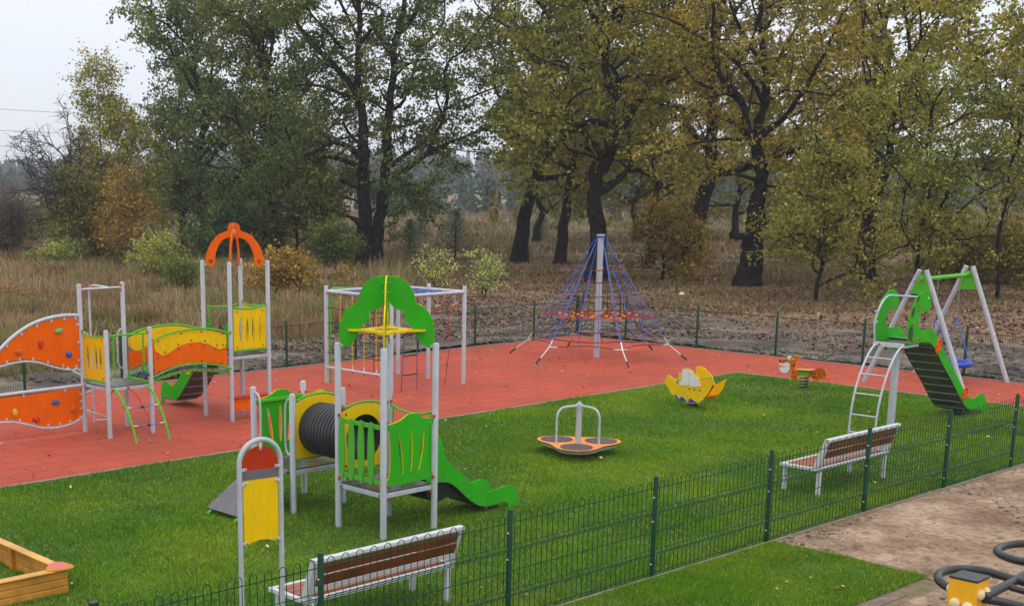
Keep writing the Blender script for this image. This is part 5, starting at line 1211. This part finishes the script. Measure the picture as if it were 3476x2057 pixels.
def tree(label, base, limbs, rg_seed, leaf, bark, size=.2, nleaf=34, spread=.42, len1=(1.6, 3.4), n1=1.0, len2=(.6, 1.5), name='oak_tree', cat='tree', group='oaks in the row behind the playground', twig_r=.016, hang=0.0, droplow=0.0, flat=.55, jit=.16):
    """limbs: list of (points world, radius start, radius end, leafy from t)"""
    if cat == 'tree': size *= .96; nleaf *= 1.0; n1 *= .62; spread *= .70
    else: size *= .95; nleaf *= .85; spread *= .85
    rg = np.random.default_rng(rg_seed); root = empty(name, tuple(base)); tag(root, label, cat, group); B_ = np.array(base)
    T = Tubes(); Tt = T; C = []
    for pts, r0, r1, t0 in limbs:
        p = np.array([tuple(v) for v in spline([Vector(q) for q in pts], 4)], float) - B_; K = len(p)
        if r0 > .12: p[1:-1] += rg.normal(size=(K - 2, 3)) * r0 * .09
        t = np.linspace(0, 1, K); rad = r0 + (r1 - r0) * t ** .85; rad = rad * (1 + .05 * rg.normal(size=K) * (r0 > .1))
        if pts[0][2] < B_[2] + .4 and r0 > .1: rad = rad * (1 + .5 * np.exp(-np.maximum(p[:, 2], 0) / .55))
        T.add(p, rad, 12 if r0 > .25 else 7)
        if t0 is None: continue
        L_ = np.linalg.norm(np.diff(p, axis=0), axis=1).sum(); n = max(2, int(L_ * (1 - t0) * n1 * 1.5)); dirs = np.gradient(p, axis=0)
        for j in range(n + 2):
            tt = min(1, t0 + (1 - t0) * (j + rg.random()) / (n + 1)); i = min(K - 1, int(tt * (K - 1))); q = p[i]; d = dirs[i] / (np.linalg.norm(dirs[i]) + 1e-9)
            o = rg.normal(size=3); o -= d * (o @ d); o /= np.linalg.norm(o); o[2] = o[2] * .6 + .12 - hang
            dd = d * rg.uniform(.2, .8) + o; l1 = rg.uniform(*len1) * (1 - .3 * tt); rr0 = max(twig_r * 1.6, rad[i] * .42); rr0 = min(rr0, .09)
            b1 = wob(rg, q, dd, l1, 6, .5, .03 - hang * .08, jit); T.add(b1, np.linspace(rr0, twig_r, 7), 5)
            for k in range(int(rg.integers(3, 6))):
                i2 = int(rg.integers(2, 7)); d2 = b1[i2] - b1[i2 - 1]; o2 = rg.normal(size=3); o2[2] *= .5; o2 /= np.linalg.norm(o2)
                b2 = wob(rg, b1[i2], d2 / np.linalg.norm(d2) * .7 + o2, rg.uniform(*len2), 4, .5, -hang * .12, jit); Tt.add(b2, np.linspace(twig_r * .9, twig_r * .35, 5), 3)
                m = max(4, int(nleaf * rg.uniform(.5, 1.5))); a = b2[rg.integers(1, 5, m)]; off = rg.normal(size=(m, 3)) * spread * rg.uniform(.6, 1.1); off[:, 2] *= flat; off[:, 2] -= hang * np.abs(rg.normal(size=m)) * .5
                C.append(a + off)
    T.build('trunk', bark, root)
    if C and nleaf > 4: leaves('crown', np.concatenate(C), size, leaf, root, rg)
    return root
def gnarl(rg, p, d, L_, K=5, curve=.7, up=.04, jit=.22): return [tuple(q) for q in wob(rg, p, d, L_, K, curve, up, jit)]
def auto_oak(label, base, H, rad, seed, leaf, r0=.5, fork=.3, lean=(0, 0), nl=9, low=.25, bark=None, **kw):
    """trunk with a few heavy crooked limbs"""
    rg = np.random.default_rng(seed + 999); bx, by, bz_ = base
    tr = [(bx, by, bz_ - .2)]
    for k in range(1, 8):
        t = k / 7; tr.append((bx + lean[0] * t + rg.normal() * .03 * rad * (k > 1), by + lean[1] * t + rg.normal() * .03 * rad * (k > 1), bz_ + H * .96 * t))
    limbs = [(tr, r0, .05, .35)]
    for j in range(nl):
        t = low + (1 - low) * (j + rg.random() * .6) / nl * .95; i = t * 7; a = tr[int(i)]; b_ = tr[min(7, int(i) + 1)]; q = np.array(a) + (np.array(b_) - np.array(a)) * (i - int(i))
        th = j * 2.4 + rg.uniform(-.5, .5); L_ = rad * (1.15 - .55 * t) * rg.uniform(.75, 1.15); el = .25 + .9 * t
        limbs.append((gnarl(rg, q, (math.cos(th), math.sin(th), el), L_, 6, .7, .05), r0 * (.5 - .28 * t), .035, .18))
        for _ in range(2):
            s = limbs[-1][0] if _ == 0 else limbs[-2][0]; w0 = s[int(rg.integers(2, 5))]; th2 = th + rg.choice([-1, 1]) * rg.uniform(.5, 1.1)
            limbs.append((gnarl(rg, w0, (math.cos(th2), math.sin(th2), el * .8 + .2), L_ * rg.uniform(.4, .65), 5, .7, .05), r0 * .16, .03, .2))
    return tree(label, base, limbs, seed, leaf, bark or M_BARK, **kw)
def Dg(x, y): g = G(x * 1.386, y * 1.386); return (g.x, g.y, 0.0)

L_DK = leafmat('oak_leaf_dark', (0.062, 0.098, 0.022), (0.125, 0.165, 0.034), (0.25, 0.23, 0.045))
L_GR = leafmat('oak_leaf_green', (0.070, 0.115, 0.035), (0.14, 0.19, 0.05), (0.22, 0.24, 0.06))
L_OL = leafmat('oak_leaf_olive', (0.135, 0.15, 0.024), (0.235, 0.225, 0.034), (0.36, 0.295, 0.048))
L_OB = leafmat('oak_leaf_bronze', (0.175, 0.155, 0.025), (0.30, 0.235, 0.034), (0.41, 0.27, 0.045))
L_BI = leafmat('birch_leaf', (0.16, 0.17, 0.03), (0.31, 0.28, 0.045), (0.46, 0.38, 0.06))
L_OR = leafmat('orange_leaf', (0.350, 0.175, 0.035), (0.700, 0.333, 0.035), (0.750, 0.490, 0.052))
L_YG = leafmat('yellow_green_leaf', (0.15, 0.19, 0.04), (0.31, 0.33, 0.06), (0.48, 0.44, 0.09), s=.6)
L_GY = leafmat('grey_scrub', (0.12, 0.10, 0.095), (0.18, 0.15, 0.13), (0.22, 0.19, 0.12))
L_PI = leafmat('pine_needle', (0.038, 0.088, 0.061), (0.070, 0.131, 0.079), (0.105, 0.175, 0.088))
L_WI = leafmat('willow_leaf', (0.245, 0.298, 0.088), (0.438, 0.473, 0.140), (0.735, 0.665, 0.158), s=.9)

# ---- the big twin-stemmed oak, its limbs where the photograph shows them
Y0 = 78.3
def q2(x, y, dy=0.0): v = P(700 + x * .67402, y * .67402, Y0 + dy); return (v.x, v.y, v.z)
bs = G(700 + 815 * .674, 1350 * .674); Y0 = bs.y
def L2(pts, dy0, dy1, r0, r1, t0=.25): n = len(pts); return ([q2(x, y, dy0 + (dy1 - dy0) * i / (n - 1)) for i, (x, y) in enumerate(pts)], r0, r1, t0)
big = [
 L2([(795, 1362), (797, 1240), (800, 1100), (795, 950), (797, 800), (790, 680), (785, 560), (762, 480), (770, 300), (768, 120), (760, -80), (770, -300)], 0, 0, .50, .10, .55),
 L2([(845, 1362), (850, 1250), (868, 1130), (890, 1000), (905, 850), (912, 700), (918, 560), (938, 400), (950, 220), (985, 80), (1000, -90), (1015, -300)], .3, .8, .46, .09, .55),
 L2([(950, 230), (975, 170), (1060, 60), (1090, -60), (1110, -200)], .8, 1.5, .20, .06),
 L2([(770, 490), (690, 380), (560, 250), (480, 150), (430, 20), (400, -150)], 0, -3, .22, .05),
 L2([(690, 250), (600, 150), (520, 60), (470, -60)], -1, -4, .12, .04),
 L2([(782, 490), (730, 490), (640, 455), (540, 430), (430, 440), (330, 500)], 0, 3, .15, .03),
 L2([(790, 730), (740, 700), (690, 620)], -.2, -1, .14, .07, None), L2([(800, 800), (720, 745), (640, 720), (560, 760), (470, 800), (370, 800), (280, 790)], -.3, -4, .20, .04),
 L2([(800, 850), (700, 810), (600, 790), (510, 840), (430, 740), (400, 640), (330, 560)], -.3, -5, .17, .03),
 L2([(795, 960), (740, 940), (680, 910), (560, 930), (440, 960)], 0, 2.5, .11, .03), L2([(790, 1035), (740, 1005), (685, 992)], -.3, -1.2, .08, .05, None), L2([(792, 1150), (755, 1120), (728, 1095)], -.4, -1.0, .14, .10, None),
 L2([(890, 860), (930, 830), (1060, 740), (1130, 690), (1200, 560), (1380, 470), (1500, 430)], .3, 2, .17, .04),
 L2([(895, 900), (1000, 860), (1110, 780), (1200, 730), (1300, 690), (1420, 640), (1560, 560)], .3, -3, .20, .04),
 L2([(1110, 780), (1150, 680), (1190, 600), (1160, 500), (1155, 440), (1080, 410)], -1, -3, .12, .03),
 L2([(1190, 600), (1215, 480), (1200, 380), (1230, 300), (1290, 260), (1390, 130), (1480, 10)], -1.2, -4, .13, .03),
 L2([(915, 640), (960, 640), (1050, 625), (1130, 580)], .4, 3, .10, .03), L2([(770, 240), (870, 90), (890, 60), (860, 30)], 0, 1.5, .12, .04),
 L2([(920, 560), (1000, 500), (1080, 260), (1190, 130), (1200, -20)], .4, 3, .12, .04),
 L2([(940, 400), (1010, 330), (1110, 300), (1190, 330)], .5, -2.5, .09, .03),
 L2([(880, 1010), (940, 960), (1000, 930), (1060, 1000), (1090, 1060)], 0, -2, .08, .02), L2([(800, 930), (860, 910), (960, 900), (1040, 930)], -.4, -2.2, .08, .02),
 L2([(985, 930), (1060, 928), (1110, 935), (1150, 915), (1190, 900), (1213, 868)], -1, -2, .06, .02, None),
 L2([(768, 200), (700, 60), (640, -60), (600, -200)], 0, -3, .12, .03), L2([(760, 60), (700, -80), (650, -220)], 0, 2, .10, .03), L2([(1000, 0), (1100, -120), (1180, -220)], 1, 4, .10, .03),
]
tree('huge dark green oak with twin trunks and crooked limbs left of the net pyramid', (bs.x, bs.y, 0), big, 5, L_DK, M_BARK, size=.22, nleaf=40, spread=.46, n1=2.0, len1=(1.2, 3.4))

# ---- green oaks to its left (crowns overlap)
auto_oak('tall dark green oak whose crown meets the sky behind the orange roofed tower', (-10.0, 92, 0), 17.5, 7.4, 21, L_GR, r0=.42, nl=15, low=.10, size=.25, nleaf=30, spread=.48, n1=.75, len1=(1.6, 3.8))
auto_oak('broad green oak between the birches and the twin trunked oak', (-4.6, 85, 0), 16.5, 7.5, 22, L_DK, r0=.38, nl=14, low=.15, size=.24, nleaf=30, spread=.45, n1=.78, len1=(1.5, 3.4))
auto_oak('low spreading young oak under the dark oaks, above the orange roof arches', (-5.7, 100, 0), 8.5, 6.5, 23, leafmat('oak_leaf_mixed', (0.05, .06, .018), (.11, .10, .025), (.20, .15, .035)), r0=.3, nl=9, low=.2, size=.24, nleaf=26, spread=.45, len1=(1.2, 2.6))
auto_oak('small shady oak filling the gap left of the twin trunks', (-3.2, 80, 0), 6.0, 3.2, 24, L_DK, r0=.12, nl=9, low=.20, size=.2, nleaf=24, spread=.4, len1=(.8, 1.8))
auto_oak('dark green leafy tree behind the birches', (-12.5, 100, 0), 11.5, 5.0, 26, L_GR, r0=.25, nl=10, low=.10, size=.25, nleaf=26, spread=.45, len1=(1.0, 2.4))

# ---- the row of oaks to the right
row = [
 ('leaning oak with rust tipped leaves right of the field gap', Dg(1272, 640), 19, 8.5, 31, L_OL, dict(r0=.50, nl=12, low=.26, lean=(1.8, 0))),
 ('slim dark oak, second trunk right of the field gap', Dg(1370, 648), 17, 6, 32, L_OL, dict(r0=.36, nl=11, low=.24, lean=(1.2, 0))),
 ('oak with a forked crown directly behind the net pyramid mast', Dg(1455, 690), 16, 7.5, 33, L_OL, dict(r0=.50, nl=12, low=.24, lean=(.8, 0))),
 ('narrow oak between the net pyramid and the thick bronze oaks', Dg(1592, 650), 16.5, 6, 34, L_OB, dict(r0=.26, nl=10, low=.28)),
 ('thick bronze oak left of the burled oak', Dg(1693, 650), 20, 8.5, 35, L_OB, dict(r0=.58, nl=12, low=.28, lean=(1.2, 0))),
 ('dark trunked oak half hidden behind low boughs at the right', Dg(2112, 662), 19.5, 9, 37, L_OB, dict(r0=.36, nl=12, low=.24)),
 ('yellowing oak with low boughs at the right edge', (25.5, 66.0, 0), 13.5, 8.0, 38, leafmat('oak_leaf_yellow', (.18, .18, .025), (.32, .28, .035), (.50, .38, .05)), dict(r0=.30, nl=12, low=.16, lean=(1.0, 0))),
]
for lb, bs_, H, rad, sd, lf, kw in row:
    auto_oak(lb, bs_, H, rad, sd, lf, size=.25, nleaf=30, spread=.42, n1=.58, len1=(1.3, 3.0), **kw)
for lb, bs_, H, rad, sd in (('distant dark oak between the two slim oak trunks', (15.5, 112, 0), 9.5, 6, 141), ('distant oak behind the net pyramid, right of its mast', (23, 108, 0), 9, 6, 142), ('distant oak far behind the burled trunk', (32, 112, 0), 9.5, 6, 143), ('distant oak behind the right hand boughs', (41, 110, 0), 10, 6, 144)):
    auto_oak(lb, bs_, H, rad, sd, L_OL, r0=.34, nl=10, low=.22, size=.30, nleaf=24, spread=.5, n1=.8, group='oaks further back')
# ---- the burled oak, nearest of the row
Y1 = G(1830 * 1.386, 705 * 1.386); yb = Y1.y
def q3(x, y, dy=0.0): v = P(1600 + x * .74124, y * .74124, yb + dy); return (v.x, v.y, v.z)
def L3(pts, dy0, dy1, r0, r1, t0=.2): n = len(pts); return ([q3(x, y, dy0 + (dy1 - dy0) * i / (n - 1)) for i, (x, y) in enumerate(pts)], r0, r1, t0)
burl = [
 L3([(1258, 1325), (1268, 1240), (1278, 1150), (1290, 1060), (1300, 1000), (1315, 900), (1330, 800), (1315, 700), (1300, 640), (1340, 500), (1350, 380), (1330, 200), (1320, 0), (1330, -200)], 0, 0, .50, .08, .6), L3([(1262, 1300), (1272, 1240), (1284, 1150), (1294, 1070), (1304, 1000), (1312, 930)], 0, 0, .56, .40, None),
 L3([(1290, 1075), (1240, 1085), (1205, 1078), (1188, 1072)], -.5, -.9, .20, .13, None), L3([(1300, 1060), (1335, 1045), (1352, 1030)], -.3, -.5, .30, .16, None),
 L3([(1310, 700), (1270, 600), (1245, 480), (1180, 400), (1130, 330), (1100, 200), (1110, 60), (1080, -120)], 0, -2.5, .24, .05), L3([(1245, 480), (1180, 430), (1060, 390), (960, 300), (860, 260)], -1, 2, .13, .03),
 L3([(1320, 760), (1400, 720), (1484, 690), (1600, 640), (1720, 560)], 0, -2, .16, .03), L3([(1310, 690), (1200, 560), (1050, 520), (930, 490), (800, 470)], 0, 2.5, .14, .03),
 L3([(1330, 740), (1440, 745), (1560, 700), (1690, 720)], .2, 2, .12, .03), L3([(1330, 620), (1450, 520), (1560, 350), (1640, 200), (1700, 60)], 0, -3, .17, .03), L3([(1340, 420), (1420, 250), (1500, 100), (1560, -80)], 0, 2, .14, .03),
 L3([(1335, 300), (1240, 150), (1180, 0), (1140, -150)], 0, -2, .12, .03), L3([(1320, 830), (1220, 800), (1100, 770), (1000, 790), (900, 830)], -.2, -2.5, .10, .025), L3([(1325, 850), (1420, 860), (1520, 900), (1620, 960)], -.1, -2.5, .09, .025),
 L3([(1325, 900), (1400, 960), (1480, 1010), (1560, 1080)], .1, 2.0, .07, .02), L3([(1300, 640), (1240, 640), (1130, 640), (1010, 660), (890, 700)], 0, -2.8, .11, .025), L3([(1300, 560), (1400, 430), (1520, 420), (1650, 440)], .2, -3, .12, .03),
 L3([(1345, 480), (1230, 300), (1060, 180), (930, 100), (800, 60)], 0, -3, .13, .03), L3([(1330, 150), (1430, 20), (1500, -120)], 0, -2, .1, .03),
]
tree('big oak with a burled trunk and a broken stub, nearest of the row', (Y1.x, Y1.y, 0), burl, 36, L_OB, M_BARK, size=.175, nleaf=34, spread=.36, n1=1.2, len1=(.9, 2.6))
# sapling oaks in front
for lb, x, y, H, rad, sd, lf in (('young multi stemmed oak with yellow green leaves left of the swing', 1998, 742, 5.6, 2.6, 41, L_OL), ('young oak with wide low boughs above the swing', 2238, 728, 8.4, 4.6, 42, leafmat('oak_leaf_fresh', (.12, .15, .025), (.22, .24, .035), (.36, .32, .05))), ('young leafy oak at the right edge behind the swing', 2440, 735, 8.0, 3.6, 43, L_OL), ('small thin amber leaved maple right of the net pyramid', 1622, 690, 2.7, 2.2, 44, leafmat('maple_leaf', (.22, .15, .03), (.36, .22, .04), (.50, .30, .05)))):
    auto_oak(lb, Dg(x, y), H, rad, sd, lf, r0=.09, nl=10, low=.12, size=.16, nleaf=15 if y == 690 else 20, spread=.32, n1=.6 if y == 690 else .9, len1=(.6, 1.7), len2=(.4, 1.0), group='young trees in front of the oak row', twig_r=.010)

# ---- left side: birches, bare tree, scrub
def birch(label, base, H, rad, seed, leaf, lean=0, **kw):
    rg = np.random.default_rng(seed + 500); x, y, z = base; tr = [(x + lean * t + rg.normal() * .06, y + rg.normal() * .06, H * t - .1) for t in np.linspace(0, 1, 7)]; limbs = [(tr, kw.pop('r0', .11), .02, .25)]
    for j in range(kw.pop('nl', 16)):
        t = .18 + .78 * j / 16; th = j * 2.4; L_ = rad * (1.15 - t * .95) * rg.uniform(.8, 1.2); q = (x + lean * t, y, H * t); limbs.append((gnarl(rg, q, (math.cos(th), math.sin(th), .9), L_, 4, .5, .0, .12), .035, .01, .1))
    return tree(label, base, limbs, seed, leaf, kw.pop('bark', M_BIRCH), name=kw.pop('name', 'birch_tree'), group=kw.pop('group', 'birches at the left'), **kw)
birch('tall slender birch with thin yellow green crown against the sky', Dg(262, 640), 12.6, 1.9, 51, L_BI, lean=-.2, size=.18, nleaf=34, spread=.40, hang=.35, len1=(.6, 1.5), r0=.14, nl=17, twig_r=.010)
birch('broad yellow birch right of the tall slender one', (-14.0, 86, 0), 9.6, 2.3, 52, L_BI, size=.21, nleaf=24, spread=.45, hang=.3, len1=(.8, 2.0), twig_r=.010)
birch('orange leaved birch with a white trunk behind the grey top bar', Dg(318, 657), 5.4, 1.5, 53, leafmat('birch_leaf_amber', (.15, .115, .03), (.30, .20, .04), (.46, .28, .05)), size=.19, nleaf=20, spread=.38, hang=.2, len1=(.6, 1.4), twig_r=.008, r0=.10)
birch('dull green birch at the foot of the tall one', (-16.6, 82, 0), 5.4, 1.9, 54, leafmat('birch_leaf_dull', (.07, .085, .02), (.15, .145, .03), (.28, .22, .04)), size=.2, nleaf=24, spread=.45, hang=.2, len1=(.8, 1.8), twig_r=.009)
rgb = np.random.default_rng(77)
x0_, y0_, _ = Dg(172, 590); x0_, y0_ = x0_ * .70, y0_ * .70
bl_ = [([(x0_, y0_, -.1), (x0_ - .05, y0_, 1.6), (x0_ + .1, y0_, 4.2), (x0_ + .2, y0_, 6.5)], .19, .09, .3)]
for j in range(17):
    th = j * 2.4; q = (x0_ + .08, y0_, 2.2 + 3.4 * j / 17); bl_.append((gnarl(rgb, q, (math.cos(th), math.sin(th), .55 + .05 * j), 4.3, 6, .5, .03, .16), .07, .012, .12))
tree('leafless grey tree standing left of the birches', (x0_, y0_, 0), bl_, 55, L_GY, mat('bare_bark', (.05, .042, .042), .9, 0, .2, 3), size=.1, nleaf=4, name='bare_tree', group='single trees at the left', n1=4.2, len1=(.7, 1.8), len2=(.4, 1.1), twig_r=.019)
def shrub(label, base, H, rad, seed, leaf, n=14, nm='shrub', cat='shrub', group='bushes beyond the fence', **kw):
    rg = np.random.default_rng(seed + 300); x, y, z = base; limbs = []
    for j in range(n):
        th = j * 2.4; q = (x + rg.normal() * .15 * rad, y + rg.normal() * .15 * rad, -.05); sl = rg.uniform(.2, 1.0); limbs.append((gnarl(rg, q, (math.cos(th) * sl * rad / H, math.sin(th) * sl * rad / H, 1), H * rg.uniform(.7, 1.05) * (1.05 - .25 * sl), 5, .3, .02, .10), .022, .008, .15))
    a = dict(size=.12, nleaf=16, spread=.2, len1=(.3, .8), len2=(.2, .5), twig_r=.007, n1=1.6); a.update(kw)
    return tree(label, base, limbs, seed, leaf, kw.get('bark', M_BARKG) if 'bark' not in a else a.pop('bark'), name=nm, cat=cat, group=group, **{k: v for k, v in a.items() if k != 'bark'})
shrub('wide yellow green bush at the left behind the climbing wall', Dg(150, 662), 1.75, 1.9, 61, L_YG, n=20, size=.13, nleaf=14, group=None)
shrub('upright lime green bush left of the orange roofed tower', Dg(392, 700), 2.4, 1.5, 62, L_YG, n=18, group=None)
shrub('greener low bush touching the lime green one', Dg(450, 715), 1.5, 1.2, 63, leafmat('bush_green', (.06, .09, .02), (.13, .17, .03), (.26, .27, .05)), n=14, group=None)
shrub('bright orange yellow willow bush right of the orange roofed tower', Dg(705, 745), 2.5, 1.75, 64, leafmat('bush_orange', (.24, .13, .02), (.44, .25, .03), (.60, .38, .05), s=.8), n=26, size=.17, nleaf=20, aspect=None) if False else shrub('bright orange yellow willow bush right of the orange roofed tower', Dg(705, 745), 2.5, 1.6, 64, leafmat('bush_orange', (.20, .125, .025), (.34, .215, .035), (.46, .31, .055), s=.8), n=26, size=.15, nleaf=14, group=None)
shrub('grey purple leafless scrub at the left edge', Dg(15, 640), 5.4, 3.0, 65, L_GY, n=34, size=.10, nleaf=26, spread=.4, len1=(.6, 1.6), len2=(.4, 1.0), group=None, bark=mat('scrub_bark', (.06, .05, .052), .9))
shrub('low orange shrub at the left edge in the dead grass', Dg(25, 760), 1.0, 1.4, 66, leafmat('shrub_rust', (.20, .10, .03), (.34, .17, .05), (.42, .22, .06)), n=12, size=.10, nleaf=7, group=None)
shrub('young willow with silvery green leaves left of the net pyramid, nearer the twin oak', Dg(1062, 705), 2.1, .55, 67, L_WI, n=8, nleaf=10, group=None)
shrub('young willow with silvery yellow leaves just left of the net pyramid', Dg(1185, 728), 2.0, .55, 68, L_WI, n=8, nleaf=10, group=None)
shrub('dark green undergrowth at the foot of the twin trunked oak', Dg(815, 668), 3.0, 2.0, 69, L_DK, n=20, size=.15, nleaf=16, spread=.3, len1=(.4, 1.2), group=None)
shrub('thin yellow shrub right of the burled oak', Dg(2130, 640), 2.6, 3.2, 70, L_BI, n=16, size=.16, nleaf=10, spread=.35, len1=(.5, 1.4), group=None)
for k, (x, y, h, r_, lf, lb) in enumerate(((540, 650, 4.2, 3.2, L_GR, 'dense green thicket behind the orange roof arches'), (640, 640, 3.2, 3.0, L_OL, 'olive thicket right of the orange roof arches'), (235, 640, 3.4, 3.2, L_BI, 'yellowish thicket under the birches'), (100, 600, 3.4, 3.4, L_YG, 'pale thicket under the bare tree'), (2330, 690, 3.0, 2.8, L_OL, 'olive thicket behind the swing beam'), (2490, 700, 3.2, 2.2, L_OB, 'rusty thicket at the right edge'), (1960, 640, 2.6, 2.4, L_OB, 'bronze thicket right of the burled trunk'))):
    shrub(lb, Dg(x, y), h, r_, 170 + k, lf, n=22, size=.2, nleaf=16, spread=.4, len1=(.5, 1.6), len2=(.3, .9), group=None)
def pine(label, base, H, rad, seed):
    rg = np.random.default_rng(seed); root = empty('pine_tree', tuple(base)); tag(root, label, 'tree', 'young pines in the field gap'); T = Tubes(); T.add([(0, 0, -.1), (0, 0, H * .5), (0, 0, H)], [.06, .04, .012], 6); C = []
    for k in range(int(H * 5)):
        z = .25 + (H - .3) * k / (H * 5); rr = rad * (1 - z / H) ** .8 + .08
        for j in range(6):
            th = j * 1.047 + k * .5 + rg.uniform(-.2, .2); e = np.array([math.cos(th) * rr, math.sin(th) * rr, rr * .35]) * rg.uniform(.75, 1.1); T.add([(0, 0, z), tuple(np.array([0, 0, z]) + e * .5), tuple(np.array([0, 0, z]) + e)], [.015, .01, .004], 4)
            t = rg.random(26) ** .7; C.append(np.array([0, 0, z]) + e[None] * t[:, None] + rg.normal(size=(26, 3)) * .09)
    T.build('trunk', M_BARK, root); leaves('crown', np.concatenate(C), .16, L_PI, root, rg, aspect=.22); return root
pine('small bushy pine nearest the twin trunked oak', Dg(1003, 632), 2.6, 1.1, 81); pine('wider dark pine in the field gap', Dg(1115, 632), 3.3, 1.6, 82); pine('tiny pale pine at the back of the field gap', Dg(1030, 590), 2.4, 1.3, 83); pine('little pine between the two slim oak trunks', Dg(1325, 590), 2.2, 1.4, 84)

# ---- woods far away (reads as one mass)
def wood(name, xs, ys, hs, seed, leaf, per=150, size=.9, label=None):
    rg = np.random.default_rng(seed); C = []
    for x, y, h in zip(xs, ys, hs):
        gz = float(np.clip((y - 260) / 900, 0, 1) * 6); m = int(per); t = rg.random(m) ** .8; conif = rg.random() < .55
        rr = h * (.16 * (1 - t) + .02 if conif else .26 * np.sqrt(np.clip(1 - (2 * t - 1) ** 2 * .9, 0, 1))); th = rg.uniform(0, 6.283, m)
        C.append(np.stack([x + rr * np.cos(th) * rg.uniform(.5, 1, m), y + rr * np.sin(th), gz + h * (.04 + .96 * t)], -1))
    o = leaves(name, np.concatenate(C), size, leaf, None, rg, up=.2, aspect=.8); tag(o, label, kind='stuff'); return o
rgw = np.random.default_rng(90)
n = 420; y = rgw.uniform(480, 600, n); x = y * rgw.uniform(-.36, .58, n); wood('far_woods', x, y, 6 + 4 * rgw.random(n) + 2.5 * (x / y > -.12), 91, leafmat('far_wood_a', (.025, .045, .028), (.045, .07, .035), (.10, .11, .04), s=.02), 330, 1.25, 'misty dark wood beyond the field')
n = 700; y = rgw.uniform(820, 980, n); x = y * rgw.uniform(-.36, .58, n); wood('distant_woods', x, y, 13 + 6 * rgw.random(n) + 5 * (x / y < .1) * (x / y > -.2), 92, leafmat('far_wood_b', (.03, .055, .035), (.05, .08, .045), s=.02), 200, 2.2, 'pale blue green woods on the misty horizon')
n = 330; y = rgw.uniform(215, 300, n); x = y * rgw.uniform(-.20, .58, n); wood('slope_woods', x, y, 3.4 + 3.2 * rgw.random(n) ** 1.5, 94, leafmat('slope_pine_hazed', (.05, .085, .07), (.085, .125, .095), (.14, .165, .11), s=.03), 170, .8, 'bluish dark young woods at the end of the field')  # pine green cooled towards blue: distance haze mixed into the leaf colour
# middle distance scrub line
n = 70; y = rgw.uniform(150, 230, n); x = y * rgw.uniform(-.36, .58, n); keep = np.abs(x / y - .0) > .035; wood('field_scrub', x[keep], y[keep], 1.8 + 3.2 * rgw.random(n)[keep], 93, leafmat('scrub_mix', (.07, .08, .03), (.18, .14, .04), (.34, .22, .05), s=.05), 130, .6, 'scattered scrub along the far edge of the field')

# ---- odds and ends
for i, (zz, lb) in enumerate(((19.4, 'topmost overhead power cable in the sky at the left'), (15.4, 'second overhead power cable from the top at the left'), (12.5, 'third overhead power cable from the top at the left'), (9.6, 'lowest overhead power cable just above the far trees'))):
    b = MB(); pts = []
    for k in range(41):
        t = k / 40; X = -110 + 300 * t; Y = 205 + 430 * t; s = (t * 3) % 1; pts.append((X, Y, zz + 1.2 - 4.8 * s * (1 - s)))
    b.tube(pts, .042, mat('cable_grey', (.2, .2, .22), .6), 4); o = b.build('power_cable', None, True); tag(o, lb, 'power cable', 'overhead power cables')
b = MB(); rl = random.Random(3)
LG = Vector((-1.6, 43.0, 0)); lg = empty('branch_heap', LG); tag(lg, 'heap of grey weathered branches and boards behind the far fence', 'wood pile')
for k in range(26):
    x, y = rl.uniform(-1.7, 1.7), rl.uniform(-.5, .5); a = rl.uniform(-.5, .5) ; l_ = rl.uniform(.4, 1.1); z = rl.uniform(.05, .38) * (1 - abs(x) / 2.4)
    b.tube([(x - l_ * math.cos(a), y - l_ * math.sin(a), z), (x, y, z + rl.uniform(0, .08)), (x + l_ * math.cos(a), y + l_ * math.sin(a), z * rl.uniform(.4, 1.2))], rl.uniform(.02, .055), M_BARKG, 6)
b.box((-.5, -.3, .32), (.6, .25, .37), mat('weathered_board', (.22, .21, .2), .8), rot=.2); b.build('branches', lg)
lp = G(1570 * 1.386 * .0 + 2315, 1006); b = MB(); b.ball((lp.x, lp.y, .09), 1, M_WHITE, 8, (.13, .1, .09)); b.v = [(p[0] + rl.uniform(-.04, .04), p[1] + rl.uniform(-.04, .04), max(0, p[2] + rl.uniform(-.03, .03))) for p in b.v]; o = b.build('plastic_bag'); tag(o, 'small white plastic bag lying in the grass left of the burled oak', 'litter')
g_ = G(282, 2033, 1.235) ; f = [o for o in SC.objects if o.name.startswith('wire_fence') and 'near green' in o.get('label', '')][0]
b = MB(); b.box((FX[2] - .035, -.035, 1.235), (FX[2] + .035, .035, 1.285), M_BLACK, bev=.01); b.build('post_cap', f)

# ------------------------------------------------------------------ damp air
HZ = True
if HZ:
    b = MB(); b.add([(-420, -14, -4.0), (460, -14, -4.0), (460, 1100, -4.0), (-420, 1100, -4.0), (-420, -14, 30), (460, -14, 30), (460, 1100, 30), (-420, 1100, 30)], [(3, 2, 1, 0), (4, 5, 6, 7), (0, 1, 5, 4), (1, 2, 6, 5), (2, 3, 7, 6), (3, 0, 4, 7)], None if False else M_WHITE)
    o = b.build('haze'); o['kind'] = 'stuff'; o.data.materials.clear()
    m = bpy.data.materials.new('haze'); m.use_nodes = True; t = m.node_tree; t.nodes.clear(); mo = t.nodes.new('ShaderNodeOutputMaterial'); v = t.nodes.new('ShaderNodeVolumePrincipled')
    v.inputs['Color'].default_value = (.93, .96, 1, 1); v.inputs['Density'].default_value = 0.00042; v.inputs['Anisotropy'].default_value = 0.0
    t.links.new(v.outputs[0], mo.inputs['Volume']); o.data.materials.append(m)
